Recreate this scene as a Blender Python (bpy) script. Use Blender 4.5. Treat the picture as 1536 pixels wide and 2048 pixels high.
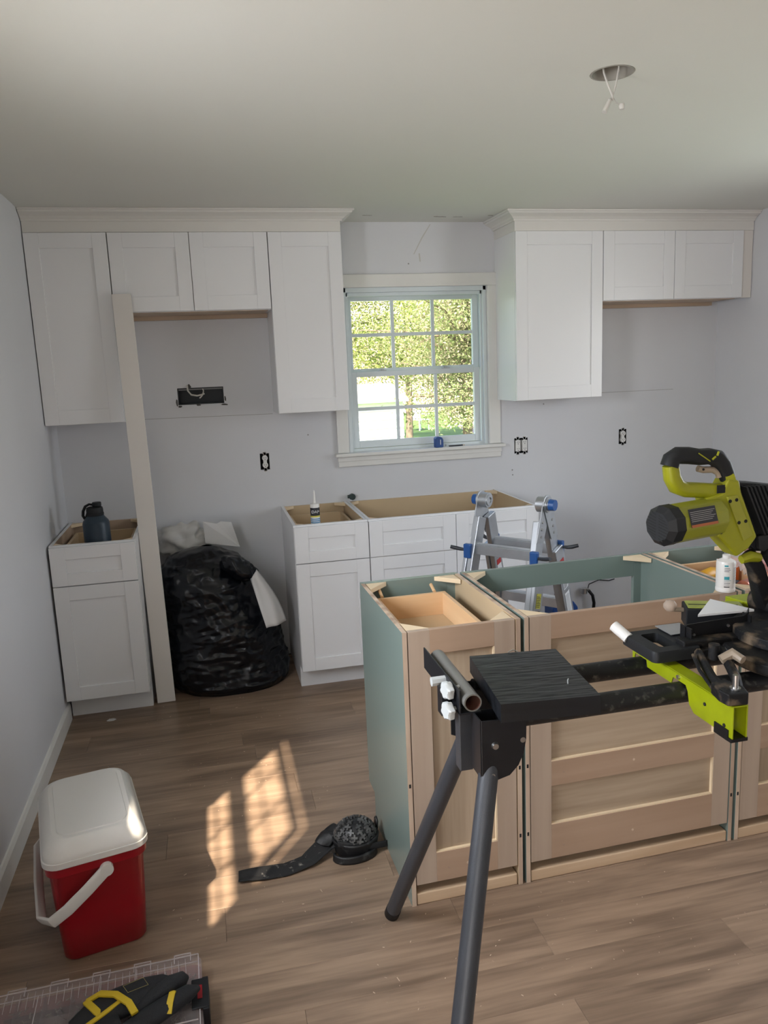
import bpy, math, random
from math import sin, cos, pi, radians
from mathutils import Vector, Matrix, Euler, noise
random.seed(7)
S = bpy.context.scene
for o in list(bpy.data.objects): bpy.data.objects.remove(o)
COL = S.collection

# ------------------------------------------------------------ camera
cam_d = bpy.data.cameras.new('camera'); cam = bpy.data.objects.new('camera', cam_d); COL.objects.link(cam)
cam_d.sensor_fit = 'VERTICAL'; cam_d.sensor_height = 32.0; cam_d.lens = 1553.52/2048*32.0
cam_d.clip_start = 0.05; cam_d.clip_end = 400
PI_, YAW, ROLL = .1829, -.2201, .0422
Rm = Matrix.Rotation(YAW, 3, 'Z') @ Matrix.Rotation(-PI_, 3, 'X') @ Matrix.Rotation(ROLL, 3, 'Y')
Rc = Rm @ Matrix.Rotation(pi/2, 3, 'X')
cam.matrix_world = Matrix.Translation((0.7612, -4.3743, 1.6212)) @ Rc.to_4x4()
S.camera = cam
# ------------------------------------------------------------ light and exposure
S.view_settings.view_transform = 'Standard'; S.view_settings.look = 'None'
S.view_settings.gamma = 1; S.view_settings.use_curve_mapping = False
S.view_settings.exposure = 0.98
W = bpy.data.worlds.new('sky'); S.world = W; W.use_nodes = True
nt = W.node_tree; nt.nodes.clear()
sky = nt.nodes.new('ShaderNodeTexSky'); sky.sky_type = 'NISHITA'; sky.sun_disc = False
sky.sun_elevation = radians(49.7); sky.sun_rotation = radians(216); sky.air_density = 1.0; sky.dust_density = 2.5; sky.ozone_density = 1
bg = nt.nodes.new('ShaderNodeBackground'); wo = nt.nodes.new('ShaderNodeOutputWorld')
bg.inputs['Strength'].default_value = 0.26
nt.links.new(sky.outputs[0], bg.inputs[0]); nt.links.new(bg.outputs[0], wo.inputs[0])
sun_d = bpy.data.lights.new('sun', 'SUN'); sun = bpy.data.objects.new('sun', sun_d); COL.objects.link(sun)
sun_d.energy = 9.5; sun_d.angle = radians(0.9); sun_d.color = (1, .86, .68)
sun.rotation_euler = Vector((1, 1.37, -1.92)).to_track_quat('-Z', 'Y').to_euler(); sun.location = (-6, -8, 12)
RWX = 3.915
def portal(name, loc, d, sx, sy):
    l = bpy.data.lights.new(name, 'AREA'); l.shape = 'RECTANGLE'; l.size = sx; l.size_y = sy; l.cycles.is_portal = True
    o = bpy.data.objects.new(name, l); COL.objects.link(o); o.location = loc
    o.rotation_euler = Vector(d).to_track_quat('-Z', 'Y').to_euler()
portal('sky_portal', (1.975, .16, 1.58), (0, -1, 0), .95, .95)
portal('sky_portal', (-.10, -2.86, 1.58), (1, 0, 0), .95, .95)
portal('sky_portal', (-.17, -5.55, 1.03), (1, 0, 0), 2.1, 2.1)
portal('sky_portal', (RWX+.10, -2.0, 1.45), (-1, 0, 0), 1.15, 1.25)

def daylight(name, loc, d, sx, sy, p, col, spread=180):
    l = bpy.data.lights.new(name, 'AREA'); l.shape = 'RECTANGLE'; l.size = sx; l.size_y = sy; l.energy = p; l.color = col; l.spread = radians(spread)
    o = bpy.data.objects.new(name, l); COL.objects.link(o); o.location = loc
    o.rotation_euler = Vector(d).to_track_quat('-Z', 'Y').to_euler()
# area lamps added outside the door and side windows to boost the sky light
daylight('door_boost_lamp', (-.45, -5.55, 1.3), (1, .3, .45), 2.0, 2.0, 30, (1, .97, .94))
daylight('right_boost_lamp', (RWX+.4, -2.0, 1.6), (-1, .1, -.2), 1.1, 1.2, 18, (.92, .95, 1))
daylight('left_boost_lamp', (-.40, -2.86, 1.9), (1, .75, -.62), .9, .9, 40, (.90, .94, 1), 150)

# ------------------------------------------------------------ helpers
def put(o, label=None, cat=None, group=None, kind=None):
    if label: o['label'] = label
    if cat: o['category'] = cat
    if group: o['group'] = group
    if kind: o['kind'] = kind
    return o
def thing(name, label, cat, loc=(0, 0, 0), rz=0, group=None, kind=None, rot=None):
    o = bpy.data.objects.new(name, None); COL.objects.link(o); o.empty_display_size = .05
    o.location = loc; o.rotation_euler = rot if rot else (0, 0, rz)
    return put(o, label, cat, group, kind)
def kids(o): return [c for c in bpy.data.objects if c.parent == o]
def dup(o, parent=None):
    c = o.copy(); COL.objects.link(c); c.parent = parent
    for k in kids(o): dup(k, c)
    return c
class MB:
    def __init__(s): s.v = []; s.f = []; s.m = []; s.sm = []
    def add(s, vs, fs, m=0, sm=False):
        b = len(s.v); s.v += [tuple(v) for v in vs]
        for i, f in enumerate(fs):
            s.f.append([b+k for k in f]); s.m.append(m[i] if isinstance(m, (list, tuple)) else m); s.sm.append(sm)
        return s
    def box(s, x0, x1, y0, y1, z0, z1, m=0, fm=None, M=None):
        vs = [Vector(p) for p in ((x0,y0,z0),(x1,y0,z0),(x1,y1,z0),(x0,y1,z0),(x0,y0,z1),(x1,y0,z1),(x1,y1,z1),(x0,y1,z1))]
        if M: vs = [M @ v for v in vs]
        fs = [(3,2,1,0),(4,5,6,7),(0,1,5,4),(2,3,7,6),(1,2,6,5),(3,0,4,7)]
        ms = [m]*6
        if fm:
            for k, q in fm.items(): ms[['-z','+z','-y','+y','+x','-x'].index(k)] = q
        return s.add(vs, fs, ms)
    def prism(s, poly, ax, a, b, m=0, ma=None, mb=None, M=None, sm=False):
        """poly of 2D points in the two other axes (order x,y,z minus ax)"""
        def P(p, t):
            l = list(p); l.insert('xyz'.index(ax), t); return Vector(l)
        n = len(poly); vs = [P(p, a) for p in poly]+[P(p, b) for p in poly]
        if M: vs = [M @ v for v in vs]
        fs = [list(range(n))[::-1], list(range(n, 2*n))]+[(i, (i+1) % n, n+(i+1) % n, n+i) for i in range(n)]
        ms = [m if ma is None else ma, m if mb is None else mb]+[m]*n
        area = sum(poly[i][0]*poly[(i+1) % n][1]-poly[(i+1) % n][0]*poly[i][1] for i in range(n))
        flip = (area < 0) ^ (ax == 'y') ^ (b < a)
        if flip: fs = [list(f)[::-1] for f in fs]
        return s.add(vs, fs, ms, sm)
    def cyl(s, p0, p1, r, r1=None, n=20, m=0, caps=True, sm=True, mc=None):
        p0 = Vector(p0); p1 = Vector(p1); d = (p1-p0).normalized(); r1 = r if r1 is None else r1
        u = d.orthogonal().normalized(); w = d.cross(u)
        vs = [p0+(u*cos(2*pi*i/n)+w*sin(2*pi*i/n))*r for i in range(n)]+[p1+(u*cos(2*pi*i/n)+w*sin(2*pi*i/n))*r1 for i in range(n)]
        s.add(vs, [(i, (i+1) % n, n+(i+1) % n, n+i) for i in range(n)], m, sm)
        if caps: s.add(vs, [list(range(n))[::-1], list(range(n, 2*n))], m if mc is None else mc)
        return s
    def ring(s, p0, p1, ro, ri, n=28, m=0, mi=None):
        p0 = Vector(p0); p1 = Vector(p1); d = (p1-p0).normalized(); u = d.orthogonal().normalized(); w = d.cross(u)
        c = [u*cos(2*pi*i/n)+w*sin(2*pi*i/n) for i in range(n)]
        vs = [p0+k*ro for k in c]+[p1+k*ro for k in c]+[p0+k*ri for k in c]+[p1+k*ri for k in c]
        fo = [(i, (i+1) % n, n+(i+1) % n, n+i) for i in range(n)]
        fi = [(2*n+(i+1) % n, 2*n+i, 3*n+i, 3*n+(i+1) % n) for i in range(n)]
        fa = [((i+1) % n, i, 2*n+i, 2*n+(i+1) % n) for i in range(n)]
        fb = [(n+i, n+(i+1) % n, 3*n+(i+1) % n, 3*n+i) for i in range(n)]
        s.add(vs, fo, m, True); s.add(vs, fi, m if mi is None else mi, True); s.add(vs, fa+fb, m)
        return s
    def sweep(s, path, rad, n=12, m=0, flat=1.0, up=None, caps=True, sm=True, sq=0):
        """tube along path; rad number or list of r or (ra, rb); sq>0 squares the section"""
        P = [Vector(p) for p in path]; k = len(P); vs = []
        u = None
        for i in range(k):
            d = (P[min(i+1, k-1)]-P[max(i-1, 0)]).normalized()
            if up is not None:
                b = d.cross(Vector(up)).normalized(); a = b.cross(d).normalized()
            else:
                if u is None: u = d.orthogonal().normalized()
                u = (u-d*u.dot(d)).normalized(); a = u; b = d.cross(a)
            r = rad[i] if isinstance(rad, (list, tuple)) and len(rad) == k else rad
            ra, rb = (r if isinstance(r, (list, tuple)) else (r, r*flat))
            for j in range(n):
                t = 2*pi*j/n+(pi/n if sq else 0); c, q = cos(t), sin(t)
                if sq:
                    f = (abs(c)**sq+abs(q)**sq)**(-1/sq); c *= f; q *= f
                vs.append(P[i]+a*c*ra+b*q*rb)
        fs = [(i*n+j, i*n+(j+1) % n, (i+1)*n+(j+1) % n, (i+1)*n+j) for i in range(k-1) for j in range(n)]
        s.add(vs, fs, m, sm)
        if caps: s.add(vs, [list(range(n))[::-1], [(k-1)*n+j for j in range(n)]], m)
        return s
    def lathe(s, prof, c=(0, 0, 0), n=32, m=0, M=None):
        vs = []
        for r, z in prof:
            for j in range(n):
                v = Vector((c[0]+r*cos(2*pi*j/n), c[1]+r*sin(2*pi*j/n), c[2]+z)); vs.append(M @ v if M else v)
        k = len(prof)
        fs = [(i*n+j, i*n+(j+1) % n, (i+1)*n+(j+1) % n, (i+1)*n+j) for i in range(k-1) for j in range(n)]
        ms = m if not isinstance(m, list) else [m[i] for i in range(k-1) for j in range(n)]
        s.add(vs, fs, ms, True)
        s.add(vs, [list(range(n))[::-1], [(k-1)*n+j for j in range(n)]], m if not isinstance(m, list) else [m[0], m[-1]])
        return s
    def grid(s, fn, nu, nv, m=0, sm=True, closeu=False):
        vs = [fn(i/(nu if closeu else nu-1), j/(nv-1)) for j in range(nv) for i in range(nu)]
        fs = [(j*nu+i, j*nu+(i+1) % nu, (j+1)*nu+(i+1) % nu, (j+1)*nu+i) for j in range(nv-1) for i in range(nu if closeu else nu-1)]
        return s.add(vs, fs, m, sm)
    def build(s, name, mats, parent=None, bevel=0, seg=2, sharp=40, solid=0, sub=0, **tags):
        me = bpy.data.meshes.new(name); me.from_pydata(s.v, [], s.f)
        for mm in (mats if isinstance(mats, (list, tuple)) else [mats]): me.materials.append(mm)
        me.polygons.foreach_set('material_index', s.m); me.polygons.foreach_set('use_smooth', s.sm); me.update()
        if any(s.sm): me.set_sharp_from_angle(angle=radians(sharp))
        o = bpy.data.objects.new(name, me); COL.objects.link(o); o.parent = parent
        if solid:
            q = o.modifiers.new('solid', 'SOLIDIFY'); q.thickness = solid; q.offset = 0
        if sub:
            q = o.modifiers.new('sub', 'SUBSURF'); q.levels = sub; q.render_levels = sub
        if bevel:
            q = o.modifiers.new('bevel', 'BEVEL'); q.width = bevel; q.segments = seg; q.limit_method = 'ANGLE'; q.angle_limit = radians(35); q.harden_normals = False
        put(o, **tags)
        return o
def text(body, size, M, mat, parent, name='lettering', ext=.0003, align='CENTER', sx=1):
    c = bpy.data.curves.new('t', 'FONT'); c.body = body; c.size = size; c.extrude = ext; c.align_x = align; c.align_y = 'CENTER'; c.resolution_u = 3
    t = bpy.data.objects.new('t', c); COL.objects.link(t); bpy.context.view_layer.update()
    me = bpy.data.meshes.new_from_object(t.evaluated_get(bpy.context.evaluated_depsgraph_get()))
    bpy.data.objects.remove(t); me.transform(M @ Matrix.Scale(sx, 4, (1, 0, 0))); me.materials.clear(); me.materials.append(mat)
    o = bpy.data.objects.new(name, me); COL.objects.link(o); o.parent = parent
    return o

# ------------------------------------------------------------ materials
def mat(name, col, rough=.5, metal=0, spec=.5, bump=0, bscale=60, var=0, vscale=4, trans=0, coat=0, col2=None, thr=None, emis=None, stretch=(1, 1, 1), alpha=None):
    m = bpy.data.materials.new(name); m.use_nodes = True; n = m.node_tree; b = n.nodes['Principled BSDF']
    col = tuple(col)+(1,)
    b.inputs['Base Color'].default_value = col; b.inputs['Roughness'].default_value = rough; b.inputs['Metallic'].default_value = metal
    b.inputs['Specular IOR Level'].default_value = spec; b.inputs['Coat Weight'].default_value = coat
    b.inputs['Transmission Weight'].default_value = trans
    if alpha is not None: b.inputs['Alpha'].default_value = alpha
    tc = n.nodes.new('ShaderNodeTexCoord'); mp = n.nodes.new('ShaderNodeMapping'); mp.inputs['Scale'].default_value = stretch
    n.links.new(tc.outputs['Object'], mp.inputs[0])
    if var or col2:
        nz = n.nodes.new('ShaderNodeTexNoise'); nz.inputs['Scale'].default_value = vscale; nz.inputs['Detail'].default_value = 5
        n.links.new(mp.outputs[0], nz.inputs['Vector'])
        cr = n.nodes.new('ShaderNodeValToRGB'); lo, hi = thr or (.3, .7)
        cr.color_ramp.elements[0].position = lo; cr.color_ramp.elements[1].position = hi
        cr.color_ramp.elements[0].color = col if col2 else tuple(c*(1-var) for c in col[:3])+(1,)
        cr.color_ramp.elements[1].color = tuple(col2)+(1,) if col2 else tuple(min(1, c*(1+var)) for c in col[:3])+(1,)
        n.links.new(nz.outputs['Fac'], cr.inputs[0]); n.links.new(cr.outputs[0], b.inputs['Base Color'])
    if bump:
        nb = n.nodes.new('ShaderNodeTexNoise'); nb.inputs['Scale'].default_value = bscale; nb.inputs['Detail'].default_value = 4
        n.links.new(mp.outputs[0], nb.inputs['Vector'])
        bp = n.nodes.new('ShaderNodeBump'); bp.inputs['Strength'].default_value = bump; bp.inputs['Distance'].default_value = .003
        n.links.new(nb.outputs['Fac'], bp.inputs['Height']); n.links.new(bp.outputs[0], b.inputs['Normal'])
    return m
def wood(name, c1, c2, axis='z', freq=38, streak=.5, rough=.5, dark=None, rnd=False, bump=.15):
    """grain stretched along axis; c1 light, c2 dark grain; dark = knots/streak colour"""
    m = bpy.data.materials.new(name); m.use_nodes = True; n = m.node_tree; L = n.links.new; b = n.nodes['Principled BSDF']
    b.inputs['Roughness'].default_value = rough
    tc = n.nodes.new('ShaderNodeTexCoord'); add = n.nodes.new('ShaderNodeVectorMath'); add.operation = 'ADD'
    L(tc.outputs['Object'], add.inputs[0])
    if rnd:
        oi = n.nodes.new('ShaderNodeObjectInfo'); mu = n.nodes.new('ShaderNodeVectorMath'); mu.operation = 'SCALE'
        cx = n.nodes.new('ShaderNodeCombineXYZ'); L(oi.outputs['Random'], cx.inputs[0]); L(oi.outputs['Random'], cx.inputs[1]); L(oi.outputs['Random'], cx.inputs[2])
        L(cx.outputs[0], mu.inputs[0]); mu.inputs['Scale'].default_value = 57; L(mu.outputs[0], add.inputs[1])
    def noise_(sc, st, det=6, dist=0):
        mp = n.nodes.new('ShaderNodeMapping'); s3 = [sc, sc, sc]; s3['xyz'.index(axis)] = sc*st; mp.inputs['Scale'].default_value = s3
        L(add.outputs[0], mp.inputs[0]); z = n.nodes.new('ShaderNodeTexNoise'); z.inputs['Scale'].default_value = 1; z.inputs['Detail'].default_value = det
        z.inputs['Distortion'].default_value = dist; L(mp.outputs[0], z.inputs['Vector']); return z
    g = noise_(freq, .05); h = noise_(freq*.16, .14, 4, .6)
    r1 = n.nodes.new('ShaderNodeValToRGB'); r1.color_ramp.elements[0].position = .35; r1.color_ramp.elements[1].position = .65
    r1.color_ramp.elements[0].color = tuple(c2)+(1,); r1.color_ramp.elements[1].color = tuple(c1)+(1,); L(g.outputs['Fac'], r1.inputs[0])
    r2 = n.nodes.new('ShaderNodeValToRGB'); r2.color_ramp.elements[0].position = .36; r2.color_ramp.elements[1].position = .62
    d = dark or c2
    r2.color_ramp.elements[0].color = tuple(d)+(1,); r2.color_ramp.elements[1].color = tuple(c1)+(1,); L(h.outputs['Fac'], r2.inputs[0])
    mx = n.nodes.new('ShaderNodeMix'); mx.data_type = 'RGBA'; mx.inputs[0].default_value = streak
    L(r1.outputs[0], mx.inputs[6]); L(r2.outputs[0], mx.inputs[7]); out = mx.outputs[2]
    if rnd:
        hs = n.nodes.new('ShaderNodeHueSaturation'); mr = n.nodes.new('ShaderNodeMapRange'); mr.inputs[3].default_value = .94; mr.inputs[4].default_value = 1.06
        L(oi.outputs['Random'], mr.inputs[0]); L(mr.outputs[0], hs.inputs['Value']); L(out, hs.inputs['Color']); out = hs.outputs[0]
    L(out, b.inputs['Base Color'])
    if bump:
        bp = n.nodes.new('ShaderNodeBump'); bp.inputs['Strength'].default_value = bump; bp.inputs['Distance'].default_value = .001
        L(g.outputs['Fac'], bp.inputs['Height']); L(bp.outputs[0], b.inputs['Normal'])
    return m
def glassy(name, tint=(1, 1, 1), refl=.06, rough=0.0, haze=None):
    m = bpy.data.materials.new(name); m.use_nodes = True; n = m.node_tree; n.nodes.clear(); L = n.links.new
    t = n.nodes.new('ShaderNodeBsdfTransparent'); t.inputs[0].default_value = tuple(tint)+(1,)
    g = n.nodes.new('ShaderNodeBsdfGlossy'); g.inputs['Roughness'].default_value = rough
    lw = n.nodes.new('ShaderNodeLayerWeight'); pw = n.nodes.new('ShaderNodeMath'); pw.operation = 'POWER'; L(lw.outputs['Facing'], pw.inputs[0]); pw.inputs[1].default_value = 5
    ma = n.nodes.new('ShaderNodeMath'); ma.operation = 'MULTIPLY_ADD'; L(pw.outputs[0], ma.inputs[0]); ma.inputs[1].default_value = .6; ma.inputs[2].default_value = .025
    mx = n.nodes.new('ShaderNodeMixShader'); L(ma.outputs[0], mx.inputs[0]); L(t.outputs[0], mx.inputs[1]); L(g.outputs[0], mx.inputs[2])
    o = n.nodes.new('ShaderNodeOutputMaterial'); out = mx.outputs[0]
    if haze:
        d = n.nodes.new('ShaderNodeBsdfDiffuse'); d.inputs[0].default_value = tuple(haze[0])+(1,)
        m2 = n.nodes.new('ShaderNodeMixShader'); m2.inputs[0].default_value = haze[1]; L(out, m2.inputs[1]); L(d.outputs[0], m2.inputs[2]); out = m2.outputs[0]
    L(out, o.inputs[0]); return m
M_wall = mat('wall_paint', (.68, .685, .71), .6, var=.03, vscale=1.3, bump=.04, bscale=180)
M_ceil = mat('ceiling_paint', (.72, .715, .665), .8, var=.02, vscale=.8)
M_trim = mat('trim_paint', (.78, .77, .74), .35, var=.03, vscale=6)
M_crown = mat('primed_crown', (.72, .70, .66), .5)
M_white = mat('white_cabinet_paint', (.80, .80, .81), .27, bump=.03, bscale=220)
M_boardw = mat('primed_board', (.74, .70, .66), .5)
M_vinyl = mat('white_vinyl', (.72, .78, .80), .3)
M_glass = glassy('window_glass')
M_floor = wood('vinyl_plank', (.37, .258, .178), (.225, .152, .103), 'x', 70, .55, .36, dark=(.105, .070, .048), rnd=True, bump=.12)
M_sub = mat('subfloor', (.05, .04, .035), .9)
M_birch = wood('birch_plywood', (.46, .36, .28), (.37, .275, .205), 'z', 24, .5, .55)
M_birchx = wood('birch_plywood_sideways', (.43, .30, .21), (.35, .23, .155), 'x', 24, .5, .55)
M_pop = wood('poplar_panel_sideways', (.47, .365, .26), (.32, .235, .16), 'x', 46, .5, .55, dark=(.25, .18, .12))
M_popz = wood('poplar_panel', (.47, .365, .26), (.32, .235, .16), 'z', 46, .5, .55, dark=(.25, .18, .12))
M_pine = wood('pine_two_by_four', (.66, .50, .34), (.52, .36, .22), 'x', 30, .4, .6, dark=(.40, .24, .14))
M_plyin = mat('maple_interior', (.56, .42, .26), .45, var=.05, vscale=3)
M_plyind = mat('tan_interior', (.47, .35, .25), .5, var=.05, vscale=3)
M_edge = mat('plywood_edge', (.62, .48, .36), .6, col2=(.36, .25, .18), vscale=60, thr=(.42, .6), stretch=(.2, .2, .02))
M_drawer = wood('drawer_wood', (.80, .55, .32), (.68, .42, .22), 'x', 26, .45, .4, dark=(.58, .34, .17))
M_drawery = wood('drawer_wood_lengthwise', (.80, .55, .32), (.68, .42, .22), 'y', 26, .45, .4, dark=(.58, .34, .17))
M_block = mat('corner_block_wood', (.76, .60, .40), .55, var=.06, vscale=8)
M_green = mat('sage_green_paint', (.19, .24, .215), .24, bump=.02, bscale=200)
M_black = mat('black_plastic', (.006, .006, .007), .45, spec=.35, bump=.1, bscale=300)
M_blackm = mat('black_metal', (.010, .0105, .013), .38, spec=.4, bump=.05, bscale=200)
M_dusty = mat('dusty_black', (.007, .007, .008), .6, spec=.3, col2=(.16, .115, .075), vscale=22, thr=(.52, .74), bump=.3, bscale=150)
M_tube = mat('grey_powder_coat', (.036, .039, .046), .42, bump=.15, bscale=400, var=.1, vscale=8)
M_railm = mat('dusty_rail', (.008, .0085, .010), .45, spec=.4, col2=(.09, .085, .075), vscale=60, thr=(.56, .75), bump=.15, bscale=300)
M_chrome = mat('zinc', (.55, .55, .55), .3, 1)
M_alu = mat('aluminium', (.55, .57, .60), .34, .88, bump=.1, bscale=60, var=.12, vscale=9)
M_blue = mat('blue_plastic', (.02, .09, .30), .35)
M_knob = mat('pale_grey_knob', (.50, .52, .52), .4)
M_lime = mat('lime_plastic', (.27, .275, .008), .38, bump=.05, bscale=250)
M_limed = mat('lime_steel', (.27, .32, .003), .35, var=.06, vscale=20)
M_char = mat('charcoal_rubber', (.011, .012, .014), .55, spec=.35, bump=.08, bscale=300)
M_tan = mat('tan_trigger', (.30, .24, .18), .45)
M_dark = mat('void_black', (.008, .008, .008), .9)
M_red = mat('red_plastic', (.33, .006, .014), .30, bump=.03, bscale=150)
M_cool = mat('white_plastic', (.72, .70, .67), .32, bump=.05, bscale=120)
M_navy = mat('navy_powder_coat', (.011, .027, .046), .42, bump=.05, bscale=500)
M_paper = mat('white_paper', (.66, .65, .64), .6, bump=.1, bscale=20)
M_bagw = mat('thin_white_plastic', (.55, .54, .52), .35, bump=.3, bscale=20)
M_bag = mat('black_bin_liner', (.004, .005, .008), .27, bump=.35, bscale=13, stretch=(1, 1, 3), spec=.4)
M_rubber = mat('kneepad_rubber', (.010, .010, .011), .5, col2=(.09, .09, .09), vscale=35, thr=(.6, .8), bump=.2, bscale=90)
M_strap = mat('dusty_elastic', (.013, .013, .014), .8, col2=(.42, .38, .34), vscale=42, thr=(.62, .78), bump=.3, bscale=400)
M_yel = mat('yellow_fabric', (.62, .43, .015), .6, bump=.2, bscale=300)
M_fab = mat('dark_grey_fabric', (.014, .015, .018), .8, bump=.4, bscale=400)
M_clear = glassy('clear_lid', (.93, .90, .90), haze=((.80, .74, .74), .12))
M_pink = glassy('rosy_clear', (.95, .75, .76), haze=((.70, .35, .38), .16))
M_pack = glassy('crinkled_clear', (.9, .9, .9), haze=((.7, .68, .68), .40), rough=.15)
M_edgec = glassy('clear_edge', (.95, .92, .92), haze=((.85, .78, .78), .40))
M_orange = mat('orange_print', (.62, .13, .02), .5)
M_yellow = mat('tool_yellow', (.75, .38, .01), .4)
M_copper = mat('rose_gold_steel', (.60, .25, .19), .3, .6)
M_pinkb = mat('magenta_strap', (.28, .01, .07), .5)
M_pvc = mat('black_pipe', (.03, .05, .05), .4)
M_cable = mat('cable_white', (.60, .58, .54), .5)
M_block_black = wood('black_stained_pine', (.012, .014, .018), (.003, .0035, .0045), 'x', 60, .4, .38, bump=.9)
M_ivory = mat('outlet_white', (.75, .74, .72), .3)
M_grey = mat('steel_box', (.20, .20, .20), .5, .5)
M_tape = mat('tape_blue', (.01, .06, .24), .35)
M_inkw = mat('ink_white', (.75, .75, .75), .5); M_inkb = mat('ink_black', (.02, .02, .025), .5); M_inkr = mat('ink_red', (.45, .03, .03), .5)
M_inkt = mat('ink_teal', (.03, .28, .33), .5); M_inky = mat('ink_yellow', (.55, .50, .06), .5); M_inkbl = mat('ink_blue', (.05, .25, .5), .5); M_inkg = mat('ink_grey', (.33, .33, .33), .6)

# ------------------------------------------------------------ setting: shell
RW, CEIL, REAR = 3.915, 2.412, -7.0
def holed(mb, a0, a1, z0, z1, holes, mk):
    """cover rectangle a x z with boxes except holes; mk(a0,a1,z0,z1)"""
    xs = sorted({a0, a1}|{h[0] for h in holes}|{h[1] for h in holes})
    for p, q in zip(xs, xs[1:]):
        hs = sorted([h for h in holes if h[0] <= p+1e-6 and h[1] >= q-1e-6], key=lambda h: h[2]); z = z0
        for h in hs:
            if h[2] > z: mk(p, q, z, h[2])
            z = h[3]
        if z < z1: mk(p, q, z, z1)
VENT = (.628, .872, 1.470, 1.560)
OUT = [(1.069, 1.135, .026, .046), (2.603, 1.129, .043, .046), (3.277, 1.143, .026, .046)]
holes = [(1.555, 2.395, 1.15, 2.065), VENT]+[(x-w, x+w, z-h, z+h) for x, z, w, h in OUT]
# the outlets share columns with nothing else, the window column is split by hand through holed()
b = MB(); holed(b, -.12, RW+.12, -.02, CEIL+.02, holes, lambda p, q, r, t: b.box(p, q, 0, .14, r, t))
wall_back = b.build('wall_back', M_wall, kind='structure')
b = MB(); holed(b, REAR, 0, -.02, CEIL+.02, [(-3.29, -2.45, 1.15, 2.065), (-6.6, -4.55, 0, 2.06)], lambda p, q, r, t: b.box(-.07, 0, p, q, r, t))
b.build('wall_left', M_wall, kind='structure')
b = MB(); holed(b, REAR, 0, -.02, CEIL+.02, [(-2.55, -1.45, .85, 2.05)], lambda p, q, r, t: b.box(RW, RW+.07, p, q, r, t)); b.build('wall_right', M_wall, kind='structure')
b = MB(); b.box(-.12, RW+.12, REAR-.14, REAR, -.02, CEIL+.02)
b.build('wall_rear', M_wall, kind='structure')
# ceiling with the round cut-out
HX, HY, HR = 1.958, -2.21, .062
b = MB(); e = .12
for a in ((-.12, RW+.12, REAR, HY-e), (-.12, RW+.12, HY+e, .14), (-.12, HX-e, HY-e, HY+e), (HX+e, RW+.12, HY-e, HY+e)): b.box(a[0], a[1], a[2], a[3], CEIL, CEIL+.013)
n = 32; vs = []
for k in range(n):
    t = 2*pi*k/n; c, s_ = cos(t), sin(t); f = e/max(abs(c), abs(s_))
    vs += [(HX+HR*c, HY+HR*s_, CEIL), (HX+f*c, HY+f*s_, CEIL), (HX+HR*c, HY+HR*s_, CEIL+.013)]
b.add(vs, [(3*k, 3*k+1, 3*((k+1) % n)+1, 3*((k+1) % n)) for k in range(n)]+[(3*k, 3*((k+1) % n), 3*((k+1) % n)+2, 3*k+2) for k in range(n)])
ceiling = b.build('ceiling', M_ceil, kind='structure')
MB().box(-.3, RW+.3, REAR-.3, .3, CEIL+.16, CEIL+.2).build('roof_deck', M_wall, ceiling)
for (x, y, l, a) in ((2.083, -.155, .07, 5), (2.185, -.15, .05, -6), (1.674, -.19, .05, 3), (2.36, -.19, .03, 10)):
    mb = MB(); k = 9; pts = [(-l/2+l*i/k, .004+.004*random.random()) for i in range(k+1)]+[(l/2-l*i/k, -.002-.006*random.random()) for i in range(k+1)]
    mb.prism(pts, 'z', CEIL-.0015, CEIL+.0002, M=Matrix.Translation((x, y, 0)) @ Matrix.Rotation(radians(a), 4, 'Z') @ Matrix.Translation((0, 0, 0)))
    mb.build('plaster_gouge', mat('gouge', (.30, .28, .25), .9) if x < 2.1 and x > 2 else mat('gouge_pale', (.42, .40, .36), .9), ceiling)
# floor: sub floor plus single vinyl planks running along x
floor = MB().box(-.12, RW+.12, REAR-.14, .14, -.05, -.0062).build('floor', M_sub, kind='structure')
PW, PL = .152, 1.22
def plank_mesh(l):
    m = MB(); c = .0009
    m.add([(0, 0, -.006), (l, 0, -.006), (l, PW, -.006), (0, PW, -.006), (0, 0, -c), (l, 0, -c), (l, PW, -c), (0, PW, -c), (c, c, 0), (l-c, c, 0), (l-c, PW-c, 0), (c, PW-c, 0)],
          [(0, 1, 5, 4), (1, 2, 6, 5), (2, 3, 7, 6), (3, 0, 4, 7), (4, 5, 9, 8), (5, 6, 10, 9), (6, 7, 11, 10), (7, 4, 8, 11), (8, 9, 10, 11)])
    me = bpy.data.meshes.new('plank'); me.from_pydata(m.v, [], m.f); me.materials.append(M_floor); return me
cache = {}
rows = int(7.0/PW)+1
for r in range(60):
    y = -2.437+(r-36)*PW-.027
    if y < REAR: continue
    if y+PW > 0.0: continue
    off = (r*.47+.21*(r % 3)) % PL; x = -off
    if r == 35: x = 1.586-2*PL
    while x < RW:
        x0 = max(x, .001); x1 = min(x+PL, RW-.001)
        if x1-x0 > .03:
            L_ = round(x1-x0-.0004, 4)
            if L_ not in cache: cache[L_] = plank_mesh(L_)
            o = bpy.data.objects.new('plank', cache[L_]); COL.objects.link(o); o.parent = floor; o.location = (x0, y, 0)
        x += PL
y = -2.437+36*0
# baseboards
b = MB(); b.prism([(.0, 0), (.013, 0), (.013, .075), (.006, .088), (.0, .09)], 'y', -4.5, -.56)
b.build('baseboard_left', M_trim, kind='structure')
MB().prism([(RW, 0), (RW-.013, 0), (RW-.013, .075), (RW-.006, .088), (RW, .09)], 'y', REAR, 0).build('baseboard_right', M_trim, kind='structure')

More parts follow.
